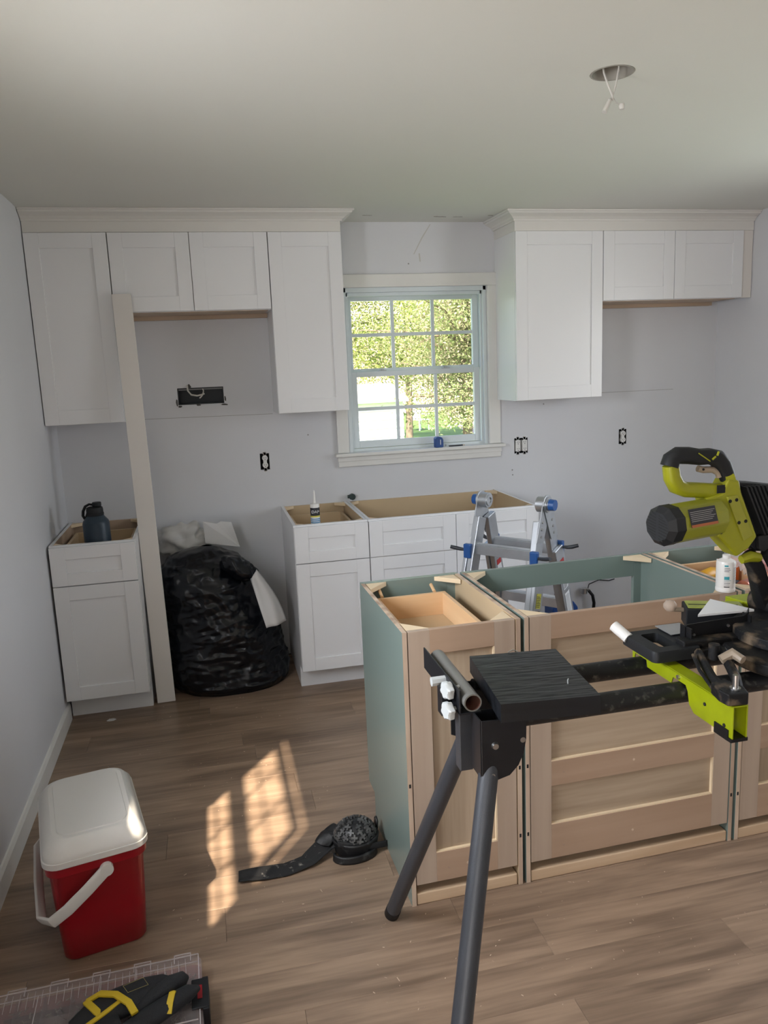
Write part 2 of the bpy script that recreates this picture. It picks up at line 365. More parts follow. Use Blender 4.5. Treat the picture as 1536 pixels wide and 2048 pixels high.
# ------------------------------------------------------------ windows
def window(n, loc, rz, dep=.14, mw=.0095, md=.014):
    """local: x along the wall (glass from .05 to .79), y outward, z up; opening x 0..0.84, z 1.15..2.065"""
    r = thing('window_%d' % n, None, None, loc, rz, kind='structure')
    x0, x1, z0, z1 = 0, .84, 1.15, 2.065
    b = MB()  # casing, side pieces and head
    b.box(x0-.072, x0-.006, -.02, 0, z0+.005, z1+.0); b.box(x1+.002, x1+.072, -.02, 0, z0+.005, z1+.0); b.box(x0-.072, x1+.072, -.022, 0, z1, z1+.07)
    b.build('casing', M_trim, r, bevel=.003)
    b = MB(); b.box(x0-.09, x1+.09, -.055, .03, z0-.015, z0+.004); b.build('stool', M_trim, r, bevel=.004)
    b = MB(); b.box(x0-.072, x1+.072, -.02, 0, z0-.075, z0-.015); b.box(x0-.075, x1+.075, -.026, 0, z0-.045, z0-.0152); b.build('apron', M_trim, r, bevel=.003)
    b = MB(); b.box(x0, x0+.02, .0, dep, z0, z1); b.box(x1-.02, x1, .0, dep, z0, z1); b.box(x0, x1, .0, dep, z1-.025, z1); b.box(x0, x1, .03, dep+.01, z0, z0+.02)
    b.box(x0+.02, x0+.032, .02, .032, z0+.02, z1-.025); b.box(x1-.032, x1-.02, .02, .032, z0+.02, z1-.025); b.box(x0+.02, x1-.02, .02, .05, z1-.045, z1-.025)
    b.build('jamb', M_vinyl, r, bevel=.002)
    def sash(name, xa, xb, za, zb, y, bot, top, st):
        f = MB(); t = .028
        f.box(xa, xa+st, y, y+t, za, zb); f.box(xb-st, xb, y, y+t, za, zb); f.box(xa+st, xb-st, y, y+t, za, za+bot); f.box(xa+st, xb-st, y, y+t, zb-top, zb)
        s = f.build(name, M_vinyl, r, bevel=.002)
        gx0, gx1, gz0, gz1 = xa+st, xb-st, za+bot, zb-top
        m = MB()
        for k in (1, 2):
            c = gx0+(gx1-gx0)*k/3; m.box(c-mw, c+mw, y+.006, y+.006+md, gz0, gz1)
        c = (gz0+gz1)/2
        for k in range(3):
            a_ = gx0+(gx1-gx0)*k/3+(mw if k else 0); b_ = gx0+(gx1-gx0)*(k+1)/3-(mw if k < 2 else 0); m.box(a_, b_, y+.006, y+.006+md, c-mw, c+mw)
        m.build('muntin', M_vinyl, s, bevel=.0015)
        for i in range(3):
            for j in range(2):
                a_ = gx0+(gx1-gx0)*i/3; c_ = gz0+(gz1-gz0)*j/2
                MB().box(a_, a_+(gx1-gx0)/3, y+.0125, y+.0145, c_, c_+(gz1-gz0)/2).build('pane', M_glass, s)
        return s
    sash('upper_sash', .025, .815, 1.592, 2.035, .075, .030, .036, .034)
    lo = sash('lower_sash', .032, .808, 1.172, 1.606, .036, .040, .030, .036)
    for x in (.22, .60):
        k = MB(); k.box(x-.022, x+.022, .03, .055, 1.606, 1.611); k.cyl((x, .045, 1.611), (x, .045, 1.618), .009); k.box(x-.02, x+.006, .038, .048, 1.615, 1.620)
        k.build('sash_lock', M_knob, r, bevel=.001)
    return r
window(1, (1.555, 0, 0), 0)
window(2, (0, -3.285, 0), pi/2, .072, .0055, .005)
# out of view: left-wall glazed door and right-wall window, added to light the room
r = thing('door_1', None, None, (0, 0, 0), kind='structure')
b = MB()
for y0_, y1_ in ((-6.6, -5.57), (-5.58, -4.55)):
    b.box(-.09, -.04, y0_, y0_+.07, .02, 2.06); b.box(-.09, -.04, y1_-.07, y1_, .02, 2.06); b.box(-.09, -.04, y0_+.07, y1_-.07, .02, .12); b.box(-.09, -.04, y0_+.07, y1_-.07, 1.97, 2.06)
b.build('frame', M_vinyl, r, bevel=.003)
for y0_ in (-6.53, -5.51): MB().box(-.068, -.064, y0_, y0_+.89, .12, 1.97).build('pane', M_glass, r)
r = thing('window_3', None, None, (0, 0, 0), kind='structure')  # unseen right-wall window, added for its light
b = MB(); x_ = RW
b.box(x_+.01, x_+.06, -2.55, -2.50, .85, 2.05); b.box(x_+.01, x_+.06, -1.50, -1.45, .85, 2.05); b.box(x_+.01, x_+.06, -2.50, -1.50, .85, .90); b.box(x_+.01, x_+.06, -2.50, -1.50, 2.0, 2.05); b.box(x_+.01, x_+.06, -2.50, -1.50, 1.43, 1.47)
b.build('frame', M_vinyl, r, bevel=.003)
for z0_, z1_ in ((.90, 1.43), (1.47, 2.0)): MB().box(x_+.033, x_+.037, -2.50, -1.50, z0_, z1_).build('pane', M_glass, r)

# hairline sheet joints on the back wall
M_seam = mat('sheet_joint', (.33, .32, .31), .8)
for x0_, x1_, za, zb in ((.40, 1.13, 1.405, 1.398), (2.97, 3.62, 1.42, 1.418)):
    MB().prism([(x0_, za-.0011), (x1_, zb-.0011), (x1_, zb+.0011), (x0_, za+.0011)], 'y', -.0008, .001).build('sheet_joint', M_seam, wall_back)
for x, z in ((2.545, .985), (2.547, .955), (2.75, 1.37), (1.32, 1.27), (1.94, 2.19)):
    MB().cyl((x, -.0012, z), (x, .001, z), .0045, n=8).build('screw_hole', M_seam, wall_back)
M_spack = mat('filler_smear', (.56, .55, .52), .8)
for pts in (((2.07, 2.40), (2.02, 2.33), (1.97, 2.24), (1.975, 2.24), (2.025, 2.325), (2.076, 2.40)), ((2.0, 2.245), (2.005, 2.20), (2.012, 2.20), (2.008, 2.245))):
    MB().prism(list(pts), 'y', -.0009, .001).build('filler_crack', M_spack, wall_back)
# round ceiling can with loose wires
r = thing('ceiling_light_box', 'round ceiling cut-out with open fixture box and dangling white wires', 'light fixture', (HX, HY, CEIL))
b = MB(); b.ring((0, 0, -.001), (0, 0, .075), .0612, .056, m=0); b.cyl((0, 0, .072), (0, 0, .078), .06, m=0); b.build('box', mat('fixture_box', (.33, .31, .27), .6), r)
MB().cyl((-.02, .01, .045), (-.02, .01, .072), .02, n=14).build('inner_boss', M_knob, r)
b = MB()
b.sweep([(-.028, .012, .05), (-.026, .0, .0), (-.018, -.006, -.03), (.0, -.002, -.06), (.002, 0, -.072)], .0028, n=8)
b.sweep([(.03, .01, .06), (.024, .005, .01), (.012, 0, -.03), (.001, 0, -.065)], .0024, n=8)
b.sweep([(-.01, -.02, .06), (.01, -.018, .01), (.008, -.006, -.03), (.002, 0, -.06)], .002, n=8)
b.sweep([(.002, 0, -.06), (.012, .0, -.078), (.024, .0, -.08)], .0016, n=8)
b.sweep([(.002, 0, -.06), (-.008, 0, -.073)], .0022, n=8)
b.build('wire', M_cable, r)
b = MB(); b.cyl((-.006, 0, -.07), (-.024, -.002, -.104), .0055, .008, n=12); b.build('wire_nut', M_cable, r)
b = MB(); b.lathe([(.001, -.010), (.007, -.008), (.009, 0), (.007, .007), (.001, .009)], (.031, 0, -.086), 14); b.build('wire_nut', M_cable, r)

# vent hole in the back wall
r = thing('vent_opening', 'ragged rectangular hole in the wall with dark duct and loose cable', 'wall opening', (.75, 0, 1.515))
b = MB(); b.box(-.122, .122, .095, .10, -.045, .045); b.box(-.122, -.117, .013, .1, -.045, .045); b.box(.117, .122, .013, .1, -.045, .045); b.box(-.117, .117, .013, .1, -.045, -.04); b.box(-.117, .117, .013, .1, .04, .045)
b.build('duct', mat('duct_dark', (.035, .04, .045), .5, .3), r)
b = MB(); b.box(-.115, .117, -.004, .004, .033, .039); b.build('flange', M_grey, r)
b = MB(); b.sweep([(-.068, .05, .07), (-.068, -.006, .056), (-.066, -.012, .03), (-.05, -.014, .008), (-.02, -.014, .002), (.005, -.014, .006), (.02, -.014, .012)], .0045, n=8)
b.sweep([(.01, -.014, .006), (.0, -.013, -.006), (-.008, -.012, -.012)], .0035, n=8); b.sweep([(.01, -.014, .006), (.016, -.014, .026), (.012, -.01, .038)], .003, n=8); b.build('cable', M_cable, r)
M_torn = mat('torn_gypsum', (.10, .095, .09), .9)
for (x, z, w, h) in ((-.128, -.052, .03, .012), (-.135, -.03, .012, .05), (-.03, -.049, .03, .012), (.10, -.052, .045, .012), (.122, -.02, .012, .04), (-.068, .052, .02, .03)):
    k = 8; pts = [(x+w*(.5+.5*cos(2*pi*i/k)*random.uniform(.6, 1.1)), z+h*(.5*sin(2*pi*i/k)*random.uniform(.6, 1.1))) for i in range(k)]
    MB().prism(pts, 'y', -.002, .0005).build('torn_edge', M_torn, r)
# outlets
def outlet(x, z, double, label, depth=0.0):
    r = thing('outlet', label, 'outlet', (x, 0, z))
    w = .043 if double else .026
    b = MB(); b.box(-w+.001, w-.001, .03, .034, -.045, .045); b.box(-w+.001, -w+.004, .001, .03, -.045, .045); b.box(w-.004, w-.001, .001, .03, -.045, .045); b.box(-w, w, .001, .03, -.045, -.043); b.box(-w, w, .001, .03, .043, .045)
    b.build('box', M_dark, r)
    for cx in ((-.0215, .0215) if double else (.001,)):
        b = MB(); b.box(cx-.007, cx+.007, -.0015, .001, -.052, .052)
        for s in (-1, 1): b.cyl((cx, -.0015, s*.047), (cx, .001, s*.047), .011, n=14)
        b.build('strap', M_chrome, r)
        b = MB()
        if double: b.box(cx-.0155, cx+.0155, -.007, .02, -.033, .033)
        else:
            b.box(cx-.010, cx+.010, -.004, .02, -.033, .033)
            for s in (-1, 1): b.cyl((cx, -.008, s*.0195), (cx, .015, s*.0195), .0155, n=18)
        b.build('receptacle', M_ivory, r, bevel=.001)
        for s in ((-1, 1)):
            b = MB(); zc = s*.0195; yf = -.0086 if not double else -.0076
            b.box(cx-.0065, cx-.0045, yf, -.006, zc-.002, zc+.006); b.box(cx+.0045, cx+.0065, yf, -.006, zc-.002, zc+.006); b.cyl((cx, yf, zc-.008), (cx, -.006, zc-.008), .0024, n=8)
            b.build('slot', M_inkb, r)
outlet(1.069, 1.135, False, 'uncovered white outlet between trash bag and left base cabinets')
outlet(2.603, 1.129, True, 'uncovered double outlet just right of the window sill')
outlet(3.277, 1.143, False, 'uncovered white outlet on the right, below the sheet joint')
# ------------------------------------------------------------ cabinets
UF, BF = -.317, -.632
def shaker(name, x0, x1, z0, z1, yf, parent, st=.062, ra=.062, t=.019, rec=.007, m=None, **k):
    b = MB(); b.box(x0, x0+st, yf, yf+t, z0, z1); b.box(x1-st, x1, yf, yf+t, z0, z1)
    b.box(x0+st, x1-st, yf, yf+t, z0, z0+ra); b.box(x0+st, x1-st, yf, yf+t, z1-ra, z1); b.box(x0+st-.002, x1-st+.002, yf+rec, yf+t-.002, z0+ra-.002, z1-ra+.002)
    return b.build(name, m or M_white, parent, bevel=.0012, seg=2, **k)
def upper(x0, x1, z0, z1, doors, label, raw_bottom=False):
    r = thing('wall_cabinet', label, 'cabinet', (x0, 0, z0)); w = x1-x0; h = z1-z0; yb = UF+.0205
    b = MB(); b.box(.0005, w-.0005, yb, -.002, 0.0, h); b.build('body', M_white, r, bevel=.001)
    if raw_bottom:
        b = MB(); b.box(.015, w-.015, yb+.02, -.03, -.003, .0005); b.build('raw_underside', M_plyind, r, label='raw tan wood underside')
        b = MB(); b.box(.0005, w-.0005, -.045, -.0025, -.022, -.0005); b.build('hanging_rail', M_plyind, r)
    dw = w/doors
    for i in range(doors): shaker('door', i*dw+.0015, (i+1)*dw-.0015, .002, h-.002, UF, r, st=.066, ra=.07)
    return r
UT = 2.311
upper(.003, .374, 1.411, UT, 1, 'tall white wall cabinet beside the left wall')
upper(.3755, 1.1335, 1.938, UT, 2, 'short double-door wall cabinet above the vent hole', True)
upper(1.135, 1.5065, 1.411, UT, 1, 'tall white wall cabinet left of the window')
upper(2.448, 2.9625, 1.411, UT, 1, 'wide tall wall cabinet right of the window')
upper(2.964, 3.843, 1.938, UT, 2, 'short double-door wall cabinet near right wall', True)
r = thing('filler_strip', 'narrow white filler strip between short cabinet and right wall', 'trim', (3.845, 0, 1.938))
MB().box(0, .066, UF+.012, UF+.030, 0, UT-1.938).build('face', M_boardw, r, bevel=.001)
MB().box(.045, .066, UF+.030, -.002, .30, UT-1.938).build('cleat', M_boardw, r)
def crown(x0, x1, lret, rret, label):
    r = thing('crown_molding', label, 'molding', (0, 0, UT))
    b = MB(); yr = UF+.008
    b.box(x0, x1, yr, yr+.018, 0, .062)
    if lret: b.box(x0, x0+.018, yr+.018, -.001, 0, .062)
    if rret: b.box(x1-.018, x1, yr+.018, -.001, 0, .062)
    b.build('riser', M_crown, r, bevel=.001)
    H = CEIL-UT
    prof = [(0, .050), (.008, .050), (.010, .058), (.016, .062), (.024, .070), (.040, .078), (.052, .083), (.056, .090), (.064, .092), (.064, H-.001), (0, H-.001)]
    # sweep profile (offset outward, z) around the corner with mitres
    pts = []
    if lret: pts.append((Vector((x0, -.001, 0)), Vector((-1, 0, 0))))
    pts.append((Vector((x0, yr, 0)), Vector((-1 if lret else 0, -1, 0))))
    pts.append((Vector((x1, yr, 0)), Vector((1 if rret else 0, -1, 0))))
    if rret: pts.append((Vector((x1, -.001, 0)), Vector((1, 0, 0))))
    vs = []; n = len(prof)
    for p, d in pts: vs += [p+d*o+Vector((0, 0, z)) for o, z in prof]
    fs = [(i*n+j, i*n+(j+1) % n, (i+1)*n+(j+1) % n, (i+1)*n+j) for i in range(len(pts)-1) for j in range(n)]
    fs += [list(range(n))[::-1], [(len(pts)-1)*n+j for j in range(n)]]
    MB().add(vs, fs).build('crown', M_crown, r)
crown(.003, 1.5065, False, True, 'white crown molding over the left run of wall cabinets')
crown(2.448, 3.911, True, False, 'white crown molding over the right run of wall cabinets')

def corner_blocks(w, d, h, parent, t=.016, s=.07, mat_=None):
    for sx, sy in ((0, 0), (1, 0), (1, 1), (0, 1)):
        x = t if sx == 0 else w-t; y = t if sy == 0 else d-t; dx = s if sx == 0 else -s; dy = s if sy == 0 else -s
        MB().prism([(x, y), (x+dx, y), (x, y+dy)], 'z', h-.018, h-.002).build('corner_block', mat_ or M_block, parent, bevel=.001)
def drawer_box(parent, x0, x1, y0, y1, z0, z1, t=.014, mx=None, my=None, mb_=None):
    d = MB(); d.box(x0, x1, y0, y0+t, z0, z1, 0); d.box(x0, x1, y1-t, y1, z0, z1, 0)
    d.box(x0, x0+t, y0+t, y1-t, z0, z1, 1); d.box(x1-t, x1, y0+t, y1-t, z0, z1, 1); d.box(x0+t, x1-t, y0+t, y1-t, z0+.008, z0+.014, 2)
    return d.build('drawer_box', [mx or M_drawer, my or M_drawery, mb_ or M_plyin], parent, bevel=.001)
def base_cab(x0, x1, label, cols, drawer=True, inner=None, db=True):
    w = x1-x0; d = .61; h = .876; r = thing('base_cabinet', label, 'cabinet', (x0, BF+.0205, 0)); inner = inner or M_plyind
    D = -(BF+.0205)-.002; nz = [(0.095, 0), (D, 0), (D, h), (0, h), (0, .118), (.095, .118)]; t = .016
    MB().prism(nz, 'x', 0, t, 0, mb=1).build('side_panel', [M_white, inner], r, bevel=.0008)
    MB().prism(nz, 'x', w-t, w, 0, ma=1).build('side_panel', [M_white, inner], r, bevel=.0008)
    MB().box(t, w-t, D-.012, D, .12, h-.004, 0).build('back_panel', [inner], r)
    MB().box(t, w-t, .0, D-.012, .118, .13).build('bottom_panel', inner, r)
    MB().box(t, w-t, .0, .018, h-.035, h, 0, fm={'+y': 1, '+z': 0}).build('front_rail', [M_white, inner], r, bevel=.0008)
    MB().box(.001, w-.001, .095-.008, .095+.006, 0.001, .117).build('toe_kick', M_white, r)
    corner_blocks(w, D, h, r, s=.055)
    dw = w/cols; yf = -.0205
    for i in range(cols):
        shaker('drawer_front', i*dw+.0015, (i+1)*dw-.0015, .685, .868, yf, r, st=.068, ra=.058)
        shaker('door', i*dw+.0015, (i+1)*dw-.0015, .12, .681, yf, r, st=.066, ra=.066)
    if db: drawer_box(r, .035, w-.035, .03, D-.06, .735, .83, mx=M_plyin, my=M_plyin, mb_=M_plyind)
    return r
base_cab(.010, .394, 'white single-door base cabinet in the left corner', 1)
base_cab(1.141, 1.5155, 'white single-door base cabinet right of the trash bag', 1, inner=M_plyin)
base_cab(1.5175, 2.4345, 'wide open-topped white sink base cabinet below the window', 2, inner=M_plyin, db=False)
# white leaning filler board
p0 = Vector((.4585, -.655+.16, 0)); 
r = thing('filler_board', 'long white board leaning against the left wall cabinets', 'board', (.456, -.497, .002), rot=None)
top = Vector((.419, UF-.024, 2.02)); a = top-Vector((.456, -.497, 0)); L_ = a.length
zq = a.normalized(); xq = Vector((1, 0, 0)); xq = (xq-zq*xq.dot(zq)).normalized(); yq = zq.cross(xq)
r.rotation_euler = Matrix((xq, yq, zq)).transposed().to_euler()
MB().box(-.044, .044, -.009, .009, .0, L_).build('plank', M_boardw, r, bevel=.001)

# ------------------------------------------------------------ island
IX, IY, TH = 1.258, -2.319, .0168
def isl(a, bq=0, z=0): return (IX+a*cos(TH)-bq*sin(TH), IY+a*sin(TH)+bq*cos(TH), z)
IH, ID = .877, .5685
M_seamb = M_dark
def island_cab(a0, w, label, panels, inner, far_open=False, drawer=True, stile=(.065, .065), backin=None, greenl=True, zbot=.068):
    r = thing('island_cabinet', label, 'cabinet', isl(a0), TH); t = .014; D = ID
    nz = [(0, 0), (D-.09, 0), (D-.09, .115), (D-.018, .115), (D-.018, IH), (0, IH)]
    # side panels: painted outside, edge of raw plywood towards the camera
    for k, (xa, xb) in enumerate(((0, t), (w-t, w))):
        b = MB(); b.prism(nz, 'x', xa, xb, 0, ma=(0 if k == 0 else 2), mb=(2 if k == 0 else 0))
        # near edge and top edge raw
        o = b.build('side_panel', [M_green, M_edge, inner], r)
        for p in o.data.polygons:
            if p.normal.y < -.9 or p.normal.z > .9: p.material_index = 1
    # near frame, flush between the sides
    x0, x1 = t+.0035, w-t-.0035; sl, sr = stile; th = .018
    MB().box(x0, x0+sl, .001, .001+th, zbot, IH-.001, 0).build('stile', M_birch, r, bevel=.0008)
    MB().box(x1-sr, x1, .001, .001+th, zbot, IH-.001, 0).build('stile', M_birch, r, bevel=.0008)
    zs = sorted({zbot, IH-.001}); edges = [IH-.001]
    tops = []
    for (pb, pt) in panels: tops.append((pb, pt))
    zc = IH-.001
    for (pb, pt) in tops:
        MB().box(x0+sl, x1-sr, .001, .001+th, pt, zc, 0).build('rail', M_birchx, r, bevel=.0008)
        MB().box(x0+sl-.003, x1-sr+.003, .012, .017, pb-.003, pt+.003, 0).build('panel', M_pop if w > .5 else M_popz, r)
        e = MB(); g = .004
        e.box(x1-sr-g, x1-sr, .002, .012, pb, pt); e.box(x0+sl, x1-sr, .002, .012, pb, pb+g)
        e.build('bead', M_block, r)
        zc = pb
    MB().box(x0+sl, x1-sr, .001, .001+th, zbot, zc, 0).build('rail', M_birchx, r, bevel=.0008)
    if backin: MB().box(x0, x1, .0205, .024, .14, IH-.004).build('back_liner', backin, r)
    MB().box(x0, x1, .002, .085, .0005, .038).build('pine_sill', M_pine, r, bevel=.003)
    MB().box(t, w-t, .026, D-.02, .116, .13).build('bottom_panel', inner, r)
    # far frame with doors
    b = MB(); s = .045
    b.box(0, s, D-.018, D, .115, IH); b.box(w-s, w, D-.018, D, .115, IH); b.box(s, w-s, D-.018, D, IH-.085, IH); b.box(s, w-s, D-.018, D, .115, .15)
    b.build('front_frame', M_green, r, bevel=.001)
    MB().box(.002, w-.002, D-.10, D-.088, .001, .114).build('toe_kick', M_green, r)
    if not far_open:
        MB().box(.004, w-.004, D, D+.019, .695, IH-.004).build('drawer_front', M_green, r, bevel=.001)
        MB().box(.004, w-.004, D, D+.019, .118, .690).build('door', M_green, r, bevel=.001)
    corner_blocks(w, D, IH, r, t=t+.004, s=.075)
    b = MB()
    for (sx, z) in ((.007, .17), (.007, .40), (w-.007, .17), (w-.007, .40)): b.box(sx-.003, sx+.003, -.0006, .002, z-.006, z+.006)
    b.build('slot_hole', M_dark, r)
    b = MB()
    for (x, z) in [(x0+sl*1.6, zbot+.04), ((x0+x1)/2, zbot+.045)]+([(x0+sl*1.6, .36), ((x0+x1)/2, .36)] if len(panels) > 1 else []): b.cyl((x, .0003, z), (x, .0015, z), .004, n=10)
    b.build('screw_plug', M_edge, r)
    if drawer: drawer_box(r, .035, w-.075, .035, D-.085, .745, .838)
    return r
c1 = island_cab(0, .3640, 'narrow green island cabinet at the left end, drawer box inside', [(.165, .802)], M_plyin)
MB().box(.0305, .0345, .04, ID-.09, .775, .80).build('drawer_slide', M_chrome, c1)
MB().box(.364-.0745, .364-.070, .04, ID-.09, .775, .82).build('drawer_slide', M_chrome, c1)
for x in (.06, .25):
    MB().sweep([(x, ID-.045, .855), (x, ID-.085, .84)], .006, n=8).build('wood_rib', M_drawer, c1)
c2 = island_cab(.3760, .7470, 'wide green island cabinet, open through to the ladder', [(.401, .800), (.186, .318)], M_green, far_open=True, drawer=False, stile=(.070, .062), backin=M_green)
c3 = island_cab(1.1350, .3900, 'green island cabinet at the right end holding tools', [(.401, .800), (.186, .318)], M_plyind, drawer=True, stile=(.070, .062))

# ------------------------------------------------------------ things in and on the cabinets
# water bottle standing in the left cabinet's drawer box
r = thing('water_bottle', 'dark navy water bottle with carry loop in left corner cabinet', 'bottle', (.213, -.50, .7495))
b = MB(); b.lathe([(.001, 0), (.057, 0), (.0615, .005), (.0615, .200), (.058, .212), (.042, .232), (.0385, .238)], n=36); b.build('body', M_navy, r)
b = MB(); b.lathe([(.0395, .238), (.0405, .240), (.0405, .250), (.0385, .252), (.0385, .266), (.037, .276), (.028, .280), (.001, .281)], n=32); b.build('lid', M_char, r)
b = MB(); b.lathe([(.020, .281), (.021, .283), (.021, .298), (.019, .301), (.001, .301)], (.012, 0, 0), 24); b.build('spout_cap', M_char, r)
b = MB(); b.sweep([(.0, 0, .288), (-.022, 0, .293), (-.040, 0, .284), (-.052, 0, .262), (-.055, 0, .240), (-.049, 0, .226), (-.040, 0, .230), (-.036, 0, .243)], .0048, n=10, flat=1.5); b.build('carry_loop', M_char, r)
# caulk tube
r = thing('caulk_tube', 'white caulk tube with tall nozzle standing in base cabinet drawer', 'caulk', (1.262, -.55, .7495))
b = MB(); b.lathe([(.001, 0), (.0235, 0), (.0235, .215), (.022, .219), (.010, .222), (.007, .226), (.0035, .285), (.001, .286)], n=28); b.build('tube', M_cool, r)
b = MB(); b.lathe([(.0238, .160), (.0238, .200), (.0237, .2005)], n=28); b.build('dark_label', M_inkb, r)
b = MB(); b.lathe([(.0239, .153), (.0239, .160), (.0238, .1602)], n=28); b.build('yellow_band', M_inky, r)
b = MB()
for k in range(5): b.lathe([(.02385, .105+.009*k), (.02385, .110+.009*k), (.0237, .1101+.009*k)], n=28)
b.build('label_print', M_inkbl, r)
text('DAP', .020, Matrix.Translation((-.002, -.0243, .180)) @ Matrix.Rotation(radians(-9), 4, 'Z') @ Matrix.Rotation(pi/2, 4, 'X'), M_inkw, r)
# pipe stub behind the sink base
r = thing('pipe_stub', 'dark capped pipe stub on back wall above sink base', 'pipe', (1.55, 0, .902))
b = MB(); b.cyl((0, 0, 0), (0, -.035, 0), .011, n=16); b.build('pipe', M_pvc, r)
b = MB(); b.cyl((0, -.018, 0), (0, -.04, 0), .019, n=8); b.cyl((-.026, -.028, .002), (-.012, -.028, .002), .010, n=12); b.build('cap', M_pvc, r)
# tape measure and pencil on the window stool
r = thing('tape_measure', 'blue tape measure on the window sill', 'tool', (2.075, -.028, 1.154), .12)
b = MB(); b.prism([(-.022, 0), (.024, 0), (.026, .006), (.026, .042), (.020, .056), (.006, .062), (-.014, .062), (-.022, .054)], 'y', -.018, .018); b.build('case', M_tape, r, bevel=.003)
MB().box(.005, .009, -.0188, -.0178, .016, .046).build('marking', M_inkw, r)
b = MB(); b.box(.026, .050, -.006, .006, 0.001, .0035); b.box(.048, .051, -.008, .008, .0, .014); b.build('hook', M_chrome, r)
r = thing('carpenter_pencil', 'dark pencil lying on the window sill right of tape measure', 'tool', (2.14, -.03, 1.154), .05)
MB().box(.0, .085, -.005, .005, 0, .008).build('shaft', M_inkb, r, bevel=.001); MB().box(.085, .098, -.003, .003, .002, .006).build('tip', M_pine, r)
# spray/adhesive bottle on the island
r = thing('white_bottle', 'round white bottle with teal print on the island corner', 'bottle', tuple(Vector(isl(1.080, .024, IH)+())+Vector((0, 0, 0))), .3)
b = MB(); b.lathe([(.001, 0), (.0285, 0), (.030, .003), (.030, .011), (.029, .013), (.0295, .016), (.0295, .092), (.027, .099), (.014, .106), (.012, .107), (.012, .118), (.001, .119)], n=36); b.build('bottle', M_cool, r)
def wrap(name, r0, z, h, a0, a1, m, parent):
    b = MB(); k = 8
    vs = []
    for i in range(k+1):
        t = radians(a0+(a1-a0)*i/k)
        vs += [(r0*cos(t), r0*sin(t), z), (r0*cos(t), r0*sin(t), z+h)]
    b.add(vs, [(2*i, 2*i+2, 2*i+3, 2*i+1) for i in range(k)], 0, True); return b.build(name, m, parent)
for z, h, a0, a1, m in ((.043, .010, -152, -122, M_inkt), (.040, .0012, -152, -112, M_inkt), (.036, .0012, -152, -125, M_inkg), (.030, .003, -152, -118, M_inkg), (.025, .002, -152, -122, M_inkg), (.018, .003, -152, -120, M_inkb),
                        (.085, .005, -152, -130, M_inkt), (.079, .0015, -152, -122, M_inkb), (.074, .0015, -152, -118, M_inkb), (.069, .0015, -152, -124, M_inkb)):
    wrap('label_print', .0299, z, h, a0, a1, m, r)
for k in range(14): wrap('label_print', .0299, .030+.0038*k, .0018, -96, -62-(k*7 % 9), M_inkg, r)

# tools lying in the right end cabinet
def inisl(a, bq, z): return isl(1.135+a, bq, z)
ZD = .7595
r = thing('cordless_drill', 'yellow and black cordless drill inside the right island cabinet', 'tool', inisl(.150, .385, ZD), .4)
b = MB(); b.sweep([(-.06, 0, .05), (-.03, 0, .052), (.03, 0, .054), (.05, 0, .054)], [.014, .026, .028, .022], n=14); b.build('motor_housing', M_yellow, r)
b = MB(); b.cyl((.05, 0, .054), (.085, 0, .054), .018, .012, n=14); b.cyl((-.062, 0, .05), (-.085, 0, .05), .024, .02, n=14); b.build('chuck', M_black, r)
b = MB(); b.sweep([(-.02, 0, .045), (-.022, -.03, .032), (-.026, -.075, .026)], [.016, .015, .017], n=12); b.build('grip', M_black, r)
b = MB(); b.box(-.06, .02, -.115, -.075, .0005, .055); b.build('battery', M_black, r, bevel=.006)
MB().box(-.045, .005, -.0765, -.071, .01, .045).build('battery_collar', M_yellow, r, bevel=.002)
r = thing('orange_box', 'orange printed carton standing inside the right island cabinet', 'box', inisl(.245, .40, ZD), .15)
MB().box(-.035, .035, -.02, .02, 0, .105, 0).build('carton', M_orange, r, bevel=.001)
b = MB()
for k in range(4): b.box(-.028, .026-.01*(k % 2), -.0206, -.0199, .093-.010*k, .096-.010*k)
b.box(-.036, -.032, -.0206, .02, .0, .105); b.build('print', M_inkw, r)
r = thing('pink_tumbler', 'rose pink tumbler lying in the right island cabinet', 'cup', inisl(.245, .26, ZD+.037), .35)
b = MB(); b.cyl((-.06, 0, 0), (.05, 0, 0), .030, .034, n=28); b.build('body', M_copper, r)
b = MB(); b.cyl((.05, 0, 0), (.07, 0, 0), .036, n=28)
for k in range(10): b.box(.052, .068, -.004, .004, .0355, .039, M=Matrix.Rotation(2*pi*k/10, 4, 'X'))
b.build('ridged_band', M_pinkb, r)
# crumpled clear packaging leaning over the drawer
r = thing('clear_packaging', 'clear plastic clamshell strip leaning on right island cabinet', 'packaging', isl(1.135, 0, IH+.002), TH)
def pk(u, v, dx, dz):
    c = Vector((.052, .045, .030)).lerp(Vector((.185, .36, .052)), u)
    return c+Vector((dx+.060*v, -.02*v, dz+.006*sin(u*55)+.012*sin(pi*v)))
b = MB(); b.grid(lambda u, v: pk(u, v, -.012, 0), 80, 5); b.build('clamshell', M_pack, r)
b = MB(); b.grid(lambda u, v: pk(u, v, .040, -.012), 80, 5); b.build('pink_lining', M_pink, r)

